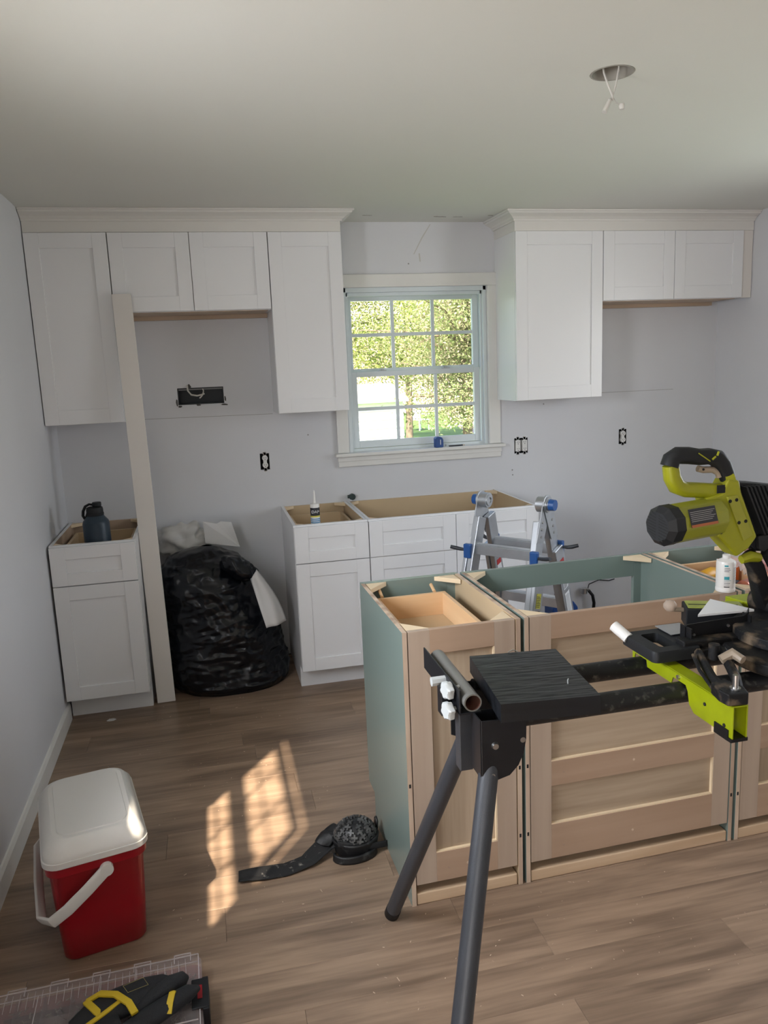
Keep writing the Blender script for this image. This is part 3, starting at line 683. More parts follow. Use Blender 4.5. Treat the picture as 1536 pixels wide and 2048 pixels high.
# ------------------------------------------------------------ trash bag
r = thing('trash_bag', 'big stuffed black trash bag beside the leaning board', 'bag', (.80, -.285, 0))
def tab(t, z):
    for (a_, p), (b_, q) in zip(t, t[1:]):
        if a_ <= z <= b_: return p+(q-p)*(z-a_)/(b_-a_)
    return t[-1][1]
def bag(u, v):
    # v 0 bottom ring .. 1 top ; u angle
    t = 2*pi*u; z = .74*v
    xr = tab([(0, .295), (.03, .315), (.10, .312), (.25, .275), (.48, .205), (.60, .14), (.68, .05), (.74, -.06)], z)
    xl = tab([(0, -.30), (.03, -.325), (.10, -.335), (.48, -.34), (.62, -.33), (.70, -.27), (.725, -.2), (.74, -.10)], z)
    yd = tab([(0, .235), (.04, .255), (.30, .25), (.55, .22), (.66, .16), (.72, .08), (.74, .01)], z)
    cx = (xr+xl)/2; hx = (xr-xl)/2
    c_ = abs(cos(t))**.85*(1 if cos(t) > 0 else -1); x = cx+hx*c_; y = yd*sin(t)+.02*v
    p = Vector((x, y, z)); n_ = Vector((cos(t), sin(t), .3))
    f = noise.noise(Vector((x*5, y*5, z*4)))*.028+abs(noise.noise(Vector((x*8+3, y*8, z*24))))*-.013+noise.noise(Vector((x*22, y*22, z*50)))*.006-abs(noise.noise(Vector((x*14+z*9, y*14, z*12-x*16))))*.016
    p += n_*(f+.012)*(1 if v > .02 else .3); p.z = max(p.z, .001) if v > 0 else .001
    p.y = min(p.y, .262); p.x = max(-.335, min(p.x, .326)); return p
b = MB(); b.grid(bag, 200, 150, closeu=True); b.add([bag(i/40, 0) for i in range(40)], [list(range(40))[::-1]]); b.build('liner', M_bag, r, sharp=180)
def knot(u, v):
    t = 2*pi*u; ph = pi*v
    p = Vector((.105*cos(t)*sin(ph), .075*sin(t)*sin(ph), -.055*cos(ph)))
    d = noise.noise(p*18)*.022-abs(noise.noise(p*30+Vector((2, 0, 0))))*.02
    p = p*(1+d/.08); p.rotate(Euler((0, .45, 0))); return p+Vector((.075, -.15, .645))
b = MB(); b.grid(knot, 48, 30, closeu=True); b.build('gathered_top', M_bag, r, sharp=180)
r2 = thing('paper_sheet', 'white paper sheet sticking up behind the trash bag top', 'paper', (.80, -.15, .735))
b = MB(); b.add([(-.09, -.02, .0), (.09, -.05, -.03), (.055, .0, .10), (.0, .005, .108), (-.025, 0, .097), (-.055, .0, .11), (-.095, .0, .115)], [(0, 1, 2, 3, 4, 5, 6)]); b.build('sheet', M_paper, r2, solid=.001)
r2 = thing('white_plastic_bag', 'crumpled translucent white plastic behind the trash bag', 'bag', (.60, -.105, .745))
def crum(u, v):
    t = 2*pi*u; ph = pi*v; p = Vector((.15*cos(t)*sin(ph), .08*sin(t)*sin(ph), -.10*cos(ph)))
    return p*(1+.5*noise.noise(p*14)-.3*abs(noise.noise(p*26)))
b = MB(); b.grid(crum, 48, 30, closeu=True); b.build('crumple', M_bagw, r2, sharp=180)
r2 = thing('paper_sheet', 'white paper strip hanging down the right of the trash bag', 'paper', (.80, -.285, 0))
def strip(u, v):
    # v down, u across
    a_ = Vector((.120, -.215, .60)).lerp(Vector((.178, -.300, .36)), v)+Vector((0, -.02*sin(pi*v), 0)); b_ = Vector((.155, -.185, .64)).lerp(Vector((.285, -.245, .37)), v)+Vector((.02*sin(pi*v), -.015*sin(pi*v), 0))
    p = a_.lerp(b_, u); p.y -= .016*sin(pi*u)+.006*sin(u*9+v*3); return p
b = MB(); b.grid(strip, 14, 16); b.build('sheet', M_paper, r2, solid=.001)
# ------------------------------------------------------------ ladder
LX, LY, LZ = 2.05, -1.22, 1.02; LA = math.atan2(-.22, .18)   # hinge axis direction
r = thing('folding_ladder', 'aluminium multi-position ladder standing open behind the island', 'ladder', (LX, LY, 0), LA)
hw = .142     # half width at hinges; local x = hinge axis, local y = towards the kitchen right
sp = .30/1.02
for sx in (-1, 1):
    for sy in (-1, 1):
        x = sx*hw
        # inner rail from hinge to floor, flaring a little
        def P(z): return Vector((x+sx*.03*(LZ-z), sy*(.028+sp*(LZ-.03-z)), z))
        a_, c_ = P(.93), P(.0)
        d = (c_-a_).normalized(); M = Matrix.Translation(a_) @ Vector((0, 0, -1)).rotation_difference(d).to_matrix().to_4x4()
        L_ = (c_-a_).length-.012
        b = MB(); b.box(-.013, .013, -.033, .033, -L_, .02, M=M) ; b.build('rail', M_alu, r, bevel=.003)
        b = MB(); xo = sx*.014; b.box(min(xo, xo+sx*.018), max(xo, xo+sx*.018), -.040, .040, -L_+.03, -.12, M=M); b.build('outer_rail', M_alu, r, bevel=.003)
        b = MB(); b.box(-.018, .018, -.04, .04, -L_-.006, -L_+.03, M=M); b.build('foot', M_black, r, bevel=.003)
        # hinge plate
        pl = MB(); k = 14; pts = [(.042*cos(t), .042*sin(t)) for t in [pi*i/k for i in range(k+1)]]
        q0 = P(.86); yy = q0.y; pts = [(p[0], LZ+p[1]) for p in pts]+[(yy-.032, .87), (yy+.032, .862)] if sy < 0 else [(p[0], LZ+p[1]) for p in pts]+[(yy-.032, .862), (yy+.032, .87)]
        xc = x+sx*(.016 if sy < 0 else .020); pl.prism(pts, 'x', min(xc, xc+sx*.004), max(xc, xc+sx*.004)); pl.build('hinge_plate', M_alu, r, bevel=.001)
        for zz in (.89, .92, .95):
            q = P(zz); MB().cyl((xc+sx*.004, q.y, zz), (xc+sx*.007, q.y, zz), .006, n=10).build('rivet', M_chrome, r)
        # blue lock with J handle on every outer rail
        q = P(.80)
        b = MB(); b.box(q.x-.018+sx*.014, q.x+.018+sx*.014, q.y+sy*.026, q.y+sy*.05, .775, .84); b.build('rung_lock', M_blue, r, bevel=.005)
        b = MB(); b.sweep([(q.x+sx*.028, q.y+sy*.038, .812), (q.x+sx*.05, q.y+sy*.038, .812), (q.x+sx*.07, q.y+sy*.042, .815), (q.x+sx*.095, q.y+sy*.055, .822)], [.006, .008, .009, .008], n=10); b.build('lock_handle', M_tube, r)
    b = MB(); b.cyl((sx*(hw-.02), 0, LZ), (sx*(hw+.030), 0, LZ), .034, n=30); b.ring((sx*(hw-.025), 0, LZ), (sx*(hw+.034), 0, LZ), .026, .014, n=24); b.build('hinge', M_alu, r, bevel=.002)
    b = MB(); b.cyl((sx*(hw+.030), 0, LZ), (sx*(hw+.058), 0, LZ), .026, .024, n=10); b.build('hinge_knob', M_blue, r, bevel=.003)
for sy in (-1, 1):
    for z in (.82, .55, .28):
        y = sy*(.028+sp*(LZ-.03-z)); w_ = hw+.03*(LZ-z)-.012
        b = MB(); b.box(-w_, w_, y-.022, y+.022, z-.030, z+.014)
        for k in (-.012, -.004, .004, .012): b.box(-w_, w_, y+k-.0018, y+k+.0018, z+.014, z+.0165)
        b.build('rung', M_alu, r, bevel=.002)
# stickers on the rails nearest the camera
def sticker(sx, sy, z0, z1, col, wdt=.02, name='sticker', off=.0330, bars=None, face='x'):
    z = (z0+z1)/2
    def Pq(z):
        return Vector((sx*hw+sx*.03*(LZ-z), sy*(.028+sp*(LZ-.03-z)), z))
    a_, c_ = Pq(.93), Pq(0.0); d = (c_-a_).normalized(); M = Matrix.Translation(a_) @ Vector((0, 0, -1)).rotation_difference(d).to_matrix().to_4x4()
    l0, l1 = -(.93-z1)/(-d.z), -(.93-z0)/(-d.z)
    b = MB()
    if face == 'x': b.box(sx*off-.0004, sx*off+.0004, -wdt, wdt, l1, l0, M=M)
    b.build(name, col, r)
    if bars:
        b = MB(); n_ = int(abs(l0-l1)/.007)
        for k in range(1, n_): b.box(sx*(off+.0006)-.0003, sx*(off+.0006)+.0003, -wdt*.85, wdt*(.85-.5*((k*5) % 3)/3), min(l0, l1)+k*.007-.0014, min(l0, l1)+k*.007+.0014, M=M)
        b.build('sticker_print', bars, r)
for z0, z1, c, bars in ((.70, .78, M_inky, M_inkb), (.60, .66, M_inky, M_inkb), (.50, .59, M_inkb, M_inkg), (.35, .48, M_inky, M_inkb)): sticker(1, -1, z0, z1, c, bars=bars)
for z0, z1, c, bars in ((.73, .76, M_inkr, None), (.62, .73, M_inkw, M_inkb), (.34, .60, M_inkw, M_inkg)): sticker(1, 1, z0, z1, c, .022, bars=bars)
for z0, z1, c, bars in ((.70, .725, M_inkr, None), (.60, .70, M_inkw, M_inkb)): sticker(-1, 1, z0, z1, c, .018, bars=bars, off=-.0138)
# blue container and valve behind, low at the back wall
r = thing('blue_jug', 'blue container with dark cap on floor behind the ladder', 'container', (2.70, -.30, 0))
b = MB(); b.prism([(-.06, 0), (.10, 0), (.10, .20), (.07, .24), (-.03, .24), (-.06, .2)], 'y', -.06, .06); b.build('body', M_tape, r, bevel=.008)
b = MB(); b.cyl((-.0, 0, .24), (.0, 0, .275), .022, n=20); b.build('cap', M_black, r)
r = thing('water_valve', 'small dark water valve and hose low on the back wall', 'valve', (3.03, 0, .19))
b = MB(); b.cyl((0, 0, 0), (0, -.05, 0), .010, n=14); b.lathe([(.001, -.02), (.02, -.018), (.02, .016), (.001, .018)], (-.03, -.04, 0), 16); b.build('valve', M_chrome, r)
b = MB(); b.sweep([(0, -.045, 0), (.02, -.06, -.03), (.03, -.06, -.08), (.025, -.06, -.15)], .010, n=10); b.sweep([(.0, -.03, .0), (.02, -.012, .03), (.09, -.008, .05), (.16, -.008, .038), (.2, -.006, .045)], .003, n=8); b.build('hose', M_black, r)
# ------------------------------------------------------------ saw stand
NY, FY, RZ, RR = -2.920, -2.757, .880, .0235
r = thing('saw_stand', 'dark tubular miter saw stand in the right foreground', 'saw stand', (1.30, -2.84, 0))
SO = Vector((1.30, -2.84, 0))
def S3(x, y, z): return Vector((x, y, z))-SO
for y in (NY, FY): MB().cyl(S3(1.318, y, RZ), S3(2.62, y, RZ), RR, n=32).build('rail', M_railm, r)
def leg(p0, p1):
    p0 = S3(*p0); p1 = S3(*p1); d = (p1-p0).normalized()
    o = MB().cyl(p0, p1-d*.012, .0215, n=28).build('leg', M_tube, r); MB().cyl(p1-d*.03, p1, .0225, n=28).build('leg_cap', M_black, o)
leg((1.300, -2.916, .81), (1.062, -3.235, .020)); leg((1.30, -2.775, .79), (1.187, -2.345, .012))
leg((2.56, -2.916, .81), (2.70, -3.235, .020)); leg((2.56, -2.775, .79), (2.66, -2.42, .020))
# folded leg brackets: two cheek plates with rounded corner
pl = [(1.268, .893), (1.268, .762), (1.292, .752), (1.302, .755), (1.330, .762), (1.350, .782), (1.362, .808), (1.368, .84), (1.369, .888)]
for y0, y1 in ((-2.9475, -2.9445), (-2.893, -2.890)):
    b = MB(); b.prism([(p[0]-1.30, p[1]) for p in pl], 'y', y0+2.84, y1+2.84); b.build('leg_plate', M_blackm, r, bevel=.001)
b = MB(); b.box(1.266-1.30, 1.269-1.30, -2.945+2.84, -2.889+2.84, .762, .893); b.build('leg_plate_web', M_blackm, r)
b = MB(); b.prism([(p[0]-1.30, p[1]) for p in pl], 'y', -2.735+2.84, -2.732+2.84); b.prism([(p[0]-1.30, p[1]) for p in pl], 'y', -2.79+2.84, -2.787+2.84); b.build('leg_plate', M_blackm, r, bevel=.001)
for (x, z, q) in ((1.297, .835, .008), (1.290, .770, .0055)):
    MB().cyl(S3(x, -2.9475, z), S3(x, -2.954, z), q, q*.8, n=18).build('bolt', M_chrome, r)
b = MB(); b.cyl(S3(1.360, -2.9480, .838), S3(1.360, -2.9470, .838), .006, n=14); b.build('slot', M_chrome, r)
# extension support at the left end: post, L plate and round bar on top, knobs
b = MB(); b.box(1.250-1.30, 1.280-1.30, -.016, .016, .735, .890); b.build('support_post', M_tube, r, bevel=.002)
b = MB(); b.box(1.237-1.30, 1.2405-1.30, -.06, .215, .892, .945); b.box(1.235-1.30, 1.285-1.30, -.062, .09, .890, .894); b.build('support_plate', M_blackm, r, bevel=.0008)
b = MB(); b.box(1.212-1.30, 1.2365-1.30, -.01, .02, .868, .93); b.build('clamp_block', M_blackm, r, bevel=.002)
b = MB(); b.ring(S3(1.262, -2.915, .921), S3(1.268, -2.640, .921), .0195, .0165, n=32, mi=1); b.build('support_bar', [mat('grey_bar', (.22, .215, .20), .35, .4), mat('rust_inside', (.10, .035, .02), .8)], r)
def knob(p, d, name='knob'):
    b = MB(); p = S3(*p); d = Vector(d).normalized(); u = d.orthogonal().normalized(); w = d.cross(u); pts = []
    n_ = 24; vs = []
    for t_, s_ in ((0, .75), (.004, 1), (.014, 1), (.018, .8)):
        for k in range(n_):
            rr = .019*(1+.12*cos(6*2*pi*k/n_))*s_; vs.append(p+d*t_+(u*cos(2*pi*k/n_)+w*sin(2*pi*k/n_))*rr)
    b.add(vs, [(i*n_+j, i*n_+(j+1) % n_, (i+1)*n_+(j+1) % n_, (i+1)*n_+j) for i in range(3) for j in range(n_)], 0, True); b.add(vs, [list(range(n_))[::-1], [3*n_+j for j in range(n_)]])
    b.cyl(p-d*.02, p, .006, n=10); b.build(name, M_knob, r)
knob((1.232, -2.86, .933), (-1, -.25, 0)); knob((1.228, -2.875, .893), (-1, -.25, 0))
MB().cyl(S3(1.205, -2.80, .93), S3(1.24, -2.80, .93), .011, n=8).build('knob_stem', M_knob, r)
# black stained block on the rails
r = thing('wood_block', 'black stained wood block lying across the stand rails', 'wood block', (1.4150, -2.862, RZ+RR+.0005), radians(-6))
b = MB()
def blk(x, y, z):
    f = noise.noise(Vector((x*30, y*7, z*30)))*.0015; return Vector((x, y, z+f))
nx, ny, hb = 26, 34, .040; X0, X1, Y0, Y1 = -.105, .105, -.137, .137
b.grid(lambda u, v: Vector((X0+(X1-X0)*u, Y0+(Y1-Y0)*v, hb+.0012*noise.noise(Vector((u*3, v*42, 1)))+.0008*noise.noise(Vector((u*9, v*120, 1))))), 30, 90)
b.grid(lambda u, v: Vector((X0+(X1-X0)*u, Y0, hb*v)), 30, 2, sm=False)
b.grid(lambda u, v: Vector((X1-(X1-X0)*u, Y1, hb*v)), 30, 2, sm=False)
b.grid(lambda u, v: Vector((X0, Y1-(Y1-Y0)*u, hb*v)), 90, 2, sm=False)
b.grid(lambda u, v: Vector((X1, Y0+(Y1-Y0)*u, hb*v)), 90, 2, sm=False)
b.add([(X0, Y0, 0), (X1, Y0, 0), (X1, Y1, 0), (X0, Y1, 0)], [(3, 2, 1, 0)])
b.build('block', M_block_black, r)
MB().sweep([(-.012, .1365, .0415), (0, .137, .047), (.012, .1365, .0415)], .0015, n=6).build('staple', M_chrome, r)
MB().sweep([(.06, -.07, .0415), (.065, -.055, .0425), (.07, -.045, .0415)], .0012, n=6).build('splinter', M_knob, r)
# mounting bracket (lime steel channel across the rails)
BX, BY = 1.766, -2.86
r = thing('saw_bracket', 'lime green steel mounting bracket clamped across the stand rails', 'bracket', (BX, BY, .0), radians(0))
b = MB(); side = [(-.242, .842), (-.242, .922), (.165, .922), (.165, .893), (.070, .893), (.030, .893), (-.030, .893), (-.038, .875), (-.055, .846), (-.12, .842)]
side = [(-.240, .852), (-.240, .922), (.140, .922), (.140, .888), (.131, .888), (.128, .9045), (.078, .9045), (.074, .888), (-.026, .888), (-.032, .9045), (-.080, .9045), (-.088, .893), (-.094, .866), (-.112, .852)]
b.prism(side, 'x', -.0175, -.0145); b.prism(side, 'x', .0145, .0175); b.box(-.0175, .0175, -.240, .140, .9195, .9225); b.build('channel', M_limed, r, bevel=.0008)
b = MB(); b.box(-.020, .020, -.240, -.195, .844, .852); b.box(-.0205, -.0175, -.23, -.185, .844, .868); b.build('end_grip', M_black, r, bevel=.001)
for y_, z_ in ((-.150, .890), (-.215, .872)): MB().cyl((-.0192, y_, z_), (-.0175, y_, z_), .004, n=10).build('hole', M_dark, r)
for y_, z_ in ((-.055, .914), (.105, .914)): MB().cyl((-.022, y_, z_), (-.0175, y_, z_), .005, n=12).build('rivet', M_chrome, r)
# ------------------------------------------------------------ miter saw
r = thing('miter_saw', 'lime and charcoal miter saw mounted on the stand', 'saw', (2.0, -2.82, .9235))
O = Vector((2.0, -2.82, .9235))
def Q(x, y, z): return Vector((x, y, z))-O
def q2(l): return [(x-O.x, z-O.z) for x, z in l]
# base casting: ring-shaped table
b = MB(); b.lathe([(.001, .0), (.175, .0), (.182, .006), (.182, .026), (.175, .032), (.001, .032)], (.07, -.10, .0), 48); b.build('base_ring', M_dusty, r, bevel=.001)
b = MB(); b.lathe([(.001, .033), (.135, .033), (.14, .036), (.14, .058), (.134, .062), (.001, .062)], (.08, -.06, .0), 48); b.build('turntable', M_dusty, r, bevel=.001)
# carry handle, D shaped
hz = .9235
def dshape(o): return [(1.727+o, -2.858+o), (1.700+o*1, -2.80), (1.722+o, -2.735-o*.6), (1.745, -2.722-o), (1.835, -2.722-o), (1.84-o, -2.86+o)]
b = MB(); xo, xi = (1.705, 1.850), (1.738, 1.818)
outer = [(1.712, -2.862), (1.703, -2.850), (1.703, -2.745), (1.712, -2.732), (1.850, -2.732), (1.850, -2.872), (1.725, -2.872)]
def bar(x0, x1, y0, y1, z0=.935, z1=.960): b.box(x0-O.x, x1-O.x, y0-O.y, y1-O.y, z0-O.z, z1-O.z)
def rr(x0, x1, y0, y1, q, n=5):
    pts = []
    for cx, cy, a0 in ((x1-q, y1-q, 0), (x0+q, y1-q, 90), (x0+q, y0+q, 180), (x1-q, y0+q, 270)):
        for i in range(n+1): t = radians(a0+90*i/n); pts.append((cx+q*cos(t)-O.x, cy+q*sin(t)-O.y))
    return pts
po = rr(1.715, 1.838, -2.870, -2.722, .014); pi_ = rr(1.750, 1.796, -2.838, -2.748, .009); n_ = len(po); vs = []
for z_, q_ in ((.932, po), (.954, po), (.958, [(x*.975+(1.777-O.x)*.025, y*.975+(-2.796-O.y)*.025) for x, y in po]), (.957, pi_), (.932, pi_)): vs += [(x, y, z_-O.z) for x, y in q_]
b.add(vs, [(i*n_+j, i*n_+(j+1) % n_, ((i+1) % 5)*n_+(j+1) % n_, ((i+1) % 5)*n_+j) for i in range(5) for j in range(n_)], 0, True)
b.build('carry_handle', M_char, r, sharp=50)
b = MB(); b.box(1.836-O.x, 1.93-O.x, -2.87-O.y, -2.70-O.y, .001, .026); b.build('left_table', M_dusty, r, bevel=.002)
b = MB(); b.box(1.812-O.x, 1.880-O.x, -2.785-O.y, -2.715-O.y, .0368, .0385); b.build('table_plate', M_alu, r)
b = MB(); b.cyl(Q(1.704, -2.706, .972), Q(1.722, -2.745, .950), .0135, n=20); b.build('extension_handle', M_cool, r)
# fence
b = MB(); b.prism(q2([(1.828, .945), (1.828, .993), (1.832, .996), (1.985, 1.001), (1.993, 1.008), (1.998, 1.020), (1.998, .955)]), 'y', .0, .004)
b.box(1.828-O.x, 1.832-O.x, -.02, .024, .012, .068); b.box(1.994-O.x, 1.998-O.x, -.01, .02, .03, .08)
for x in (1.86, 1.91, 1.955): b.prism([(-.012, .03), (.022, .03), (.022, .062)], 'x', x-O.x, x+.003-O.x)
b.build('fence', M_black, r, bevel=.0008)
for x, z in ((1.848, .970), (1.94, .982)): MB().cyl(Q(x, -2.8205, z), Q(x, -2.824, z), .0035, n=12).build('fence_screw', M_chrome, r)
b = MB(); b.prism([(-.20, .045), (.0, .040), (.10, .052), (.2, .052), (.2, .03), (-.20, .024)], 'y', -.035, .0); b.build('fence_base', M_dusty, r, bevel=.003)
# sliding rail housing: dark box with lime top, clear knob, behind the fence
b = MB(); Mx = Matrix.Translation(Q(1.965, -2.66, .965)) @ Matrix.Rotation(radians(-24), 4, 'Z'); b.box(-.03, .115, -.035, .035, -.035, .018, M=Mx); b.build('rail_housing', M_char, r, bevel=.003)
b = MB(); b.box(-.024, .11, -.029, .029, .018, .0205, M=Mx); b.build('rail_housing_top', mat('dull_lime', (.30, .33, .06), .5, var=.2, vscale=20), r)
b = MB(); b.box(-.02, .10, -.006, -.003, .0205, .0215, M=Mx); b.build('rail_groove', M_dark, r)
b = MB(); b.lathe([(.001, -.016), (.011, -.013), (.017, -.004), (.017, .004), (.011, .013), (.001, .016)], tuple(Q(1.906, -2.635, .980)), 20); b.build('clear_knob', glassy('clear_knob', (.9, .86, .82), haze=((.6, .5, .42), .45)), r)
b = MB(); b.cyl(Q(1.915, -2.638, .970), Q(1.94, -2.645, .968), .006, n=12); b.build('knob_stem', M_tan, r)
# V strut casting down to the front foot, foot block and bolt
b = MB()
b.sweep([Q(1.820, -2.88, .948), Q(1.778, -2.99, .938), Q(1.753, -3.07, .938)], [(.012, .009)]*3, n=8, up=(0, 0, 1), sq=5)
b.sweep([Q(1.853, -2.92, .965), Q(1.813, -3.02, .945), Q(1.773, -3.085, .938)], [(.010, .010)]*3, n=8, up=(0, 0, 1), sq=5)
b.sweep([Q(1.793, -2.90, .955), Q(1.768, -2.96, .945), Q(1.753, -3.03, .930)], [(.004, .004)]*3, n=8)
b.build('foot_strut', M_dusty, r)
b = MB(); b.prism([(1.738-O.x, -3.098-O.y), (1.782-O.x, -3.102-O.y), (1.794-O.x, -3.070-O.y), (1.782-O.x, -3.030-O.y), (1.746-O.x, -3.030-O.y), (1.736-O.x, -3.070-O.y)], 'z', .0, .026); b.build('foot_block', M_dusty, r, bevel=.003)
b = MB(); b.cyl(Q(1.768, -3.078, .9495), Q(1.768, -3.078, .953), .011, n=20); b.cyl(Q(1.768, -3.078, .953), Q(1.768, -3.078, .980), .006, n=12); b.build('foot_bolt', M_chrome, r)
b = MB(); b.sweep([Q(1.820, -2.96, .962), Q(1.846, -2.965, .975), Q(1.853, -2.99, .968)], [.010, .012, .009], n=8, sq=4); b.build('bevel_knob', M_tan, r, bevel=.001)
b = MB(); b.cyl(Q(1.828, -2.925, .95), Q(1.828, -2.925, .985), .012, n=18); b.build('detent_post', M_dusty, r)
# head: gear housing
gear = q2([(1.877, 1.293), (1.918, 1.303), (1.935, 1.335), (1.965, 1.330), (1.972, 1.300), (2.02, 1.19), (1.997, 1.162), (1.965, 1.145), (1.914, 1.198), (1.893, 1.265)])
b = MB(); b.prism(gear, 'y', .010, .062); b.build('gear_housing', M_lime, r, bevel=.006, seg=3)
plate = q2([(1.929, 1.294), (1.957, 1.296), (2.004, 1.196), (1.979, 1.184)])
b = MB(); b.prism(plate, 'y', .005, .012); b.build('side_plate', mat('olive_lime', (.28, .28, .03), .5), r, bevel=.002)
for x, z in ((1.937, 1.283), (1.954, 1.285), (1.963, 1.230), (1.981, 1.232)): MB().cyl(Q(x, -2.816, z), Q(x, -2.8145, z), .0042, n=12).build('plate_hole', M_dark, r)
for x, z in ((1.890, 1.280), (1.918, 1.210)): MB().cyl(Q(x, -2.813, z), Q(x, -2.809, z), .0045, n=12).build('housing_screw', M_black, r)
# handle loop
b = MB(); hp = [(1.795, 1.374), (1.800, 1.345), (1.812, 1.324), (1.835, 1.315), (1.87, 1.311), (1.91, 1.306), (1.945, 1.303)]
b.sweep([Q(x, -2.79, z) for x, z in hp], [(.016, .017), (.017, .018), (.018, .018), (.016, .018), (.015, .018), (.015, .018), (.017, .018)], n=16, up=(0, 1, 0), sq=3.2); b.sweep([Q(1.935, -2.79, 1.327), Q(1.955, -2.79, 1.333)], (.017, .018), n=16, up=(0, 1, 0), sq=3.2) ; b.build('lower_handle', M_lime, r)
b = MB(); gp = [(1.792, 1.372), (1.797, 1.388), (1.812, 1.396), (1.84, 1.394), (1.868, 1.389), (1.893, 1.389), (1.913, 1.384), (1.931, 1.366), (1.942, 1.345), (1.948, 1.330)]
b.sweep([Q(x, -2.79, z) for x, z in gp], [(.020, .0185), (.019, .019), (.016, .020), (.016, .020), (.015, .019), (.019, .019), (.021, .020), (.018, .019), (.015, .018), (.013, .018)], n=18, up=(0, 1, 0), sq=2.8); b.build('grip', M_char, r)
b = MB(); b.sweep([Q(1.855, -2.808, 1.400), Q(1.872, -2.8105, 1.388), Q(1.884, -2.8105, 1.380)], .0013, n=6); b.sweep([Q(1.889, -2.8115, 1.384), Q(1.897, -2.8115, 1.390)], .0025, n=6); b.sweep([Q(1.901, -2.812, 1.392), Q(1.905, -2.811, 1.401)], .0025, n=6); b.build('grip_accent', M_lime, r)
b = MB(); b.sweep([Q(1.866, -2.79, 1.362), Q(1.88, -2.79, 1.358), Q(1.905, -2.79, 1.357), Q(1.920, -2.79, 1.349), (Q(1.924, -2.79, 1.338))], [(.007, .008)]*5, n=10, up=(0, 1, 0)); b.build('trigger', M_tan, r)
b = MB(); b.cyl(Q(1.876, -2.7985, 1.360), Q(1.876, -2.7975, 1.360), .003, n=10); b.build('trigger_hole', M_dark, r)
MB().box(1.906-O.x, 1.926-O.x, .0105, .0125, 1.307-O.z, 1.322-O.z).build('rocker', M_black, r)
b = MB(); b.box(1.905-O.x, 1.927-O.x, .0095, .0118, 1.303-O.z, 1.317-O.z); b.build('switch', M_black, r, bevel=.001)
# motor
m0 = Q(1.905, -2.80, 1.247); m1 = Q(1.760, -2.836, 1.246); d = (m1-m0).normalized()
b = MB(); b.cyl(m0, m1, .046, n=10, sm=False); b.build('motor_housing', mat('lime_shell', (.25, .26, .02), .45), r, bevel=.004)
b = MB(); b.cyl(m1-d*.012, m1+d*.016, .047, n=10, sm=False); b.cyl(m1+d*.016, m1+d*.030, .047, .034, n=10, sm=False); b.build('motor_cap', M_char, r, bevel=.002)
u = Vector((0, 0, 1)); u = (u-d*u.dot(d)).normalized(); w = d.cross(u)
b = MB()
for k in range(-4, 5):
    for s_ in (-1, 1):
        ln = math.sqrt(max(.0, .031**2-(k*.0066)**2))
        c = m1+d*.0302+u*k*.0066; e_ = .013; b.add([c+w*(s_*.004)+u*.0016, c+w*(s_*ln)+u*(.0016+.006*s_), c+w*(s_*ln)+u*(-.0016+.006*s_), c+w*(s_*.004)-u*.0016], [(0, 1, 2, 3)])
b.build('vent_slot', M_dark, r)
# rating label: flat sheet on the motor facet facing the camera
fc = (m0+m1)/2+d*(-.004); nrm = Vector((-.25, -.93, .27)); nrm = (nrm-d*nrm.dot(d)).normalized(); up_ = nrm.cross(d); up_ = up_ if up_.z > 0 else -up_
b = MB(); c = fc+nrm*.0463
def lab(x0, x1, y0, y1, o, m, nm):
    bb = MB(); bb.add([c+nrm*o-d*x0+up_*y0, c+nrm*o-d*x1+up_*y0, c+nrm*o-d*x1+up_*y1, c+nrm*o-d*x0+up_*y1], [(0, 1, 2, 3)]); return bb.build(nm, m, r, solid=.0004)
lab(-.055, .030, -.018, .024, .0, M_inkb, 'warning_label'); lab(-.054, .029, -.018, -.012, .0005, mat('ink_orange', (.35, .10, .03), .5), 'label_strip')
for k in range(6): lab(-.051, .026-.006*(k % 3), .016-.0042*k, .0172-.0042*k, .0006, M_inkg, 'label_line')
# blade guard with louvres
g = q2([(1.958, 1.312), (1.985, 1.320), (2.034, 1.314), (2.12, 1.30), (2.20, 1.24), (2.22, 1.16), (2.16, 1.13), (2.086, 1.142), (2.038, 1.147), (2.012, 1.168), (2.030, 1.182), (1.985, 1.288), (1.962, 1.290)])
b = MB(); b.prism(g, 'y', .035, .085); b.build('blade_guard', M_char, r, bevel=.004)
for k in range(6):
    b = MB(); o_ = k*.0105; x0 = 1.984+o_; x1 = 2.040+o_
    b.prism(q2([(x0, 1.312), (x0+.0055, 1.312), (x1+.0055, 1.192), (x1, 1.192)]), 'y', .012, .036)
    b.build('guard_louvre', M_char, r, bevel=.001)
b = MB(); b.prism(q2([(2.030, 1.188), (2.09, 1.192), (2.15, 1.188), (2.14, 1.13), (2.06, 1.142), (2.035, 1.155)]), 'y', .020, .036); b.build('guard_lip', M_char, r, bevel=.002)
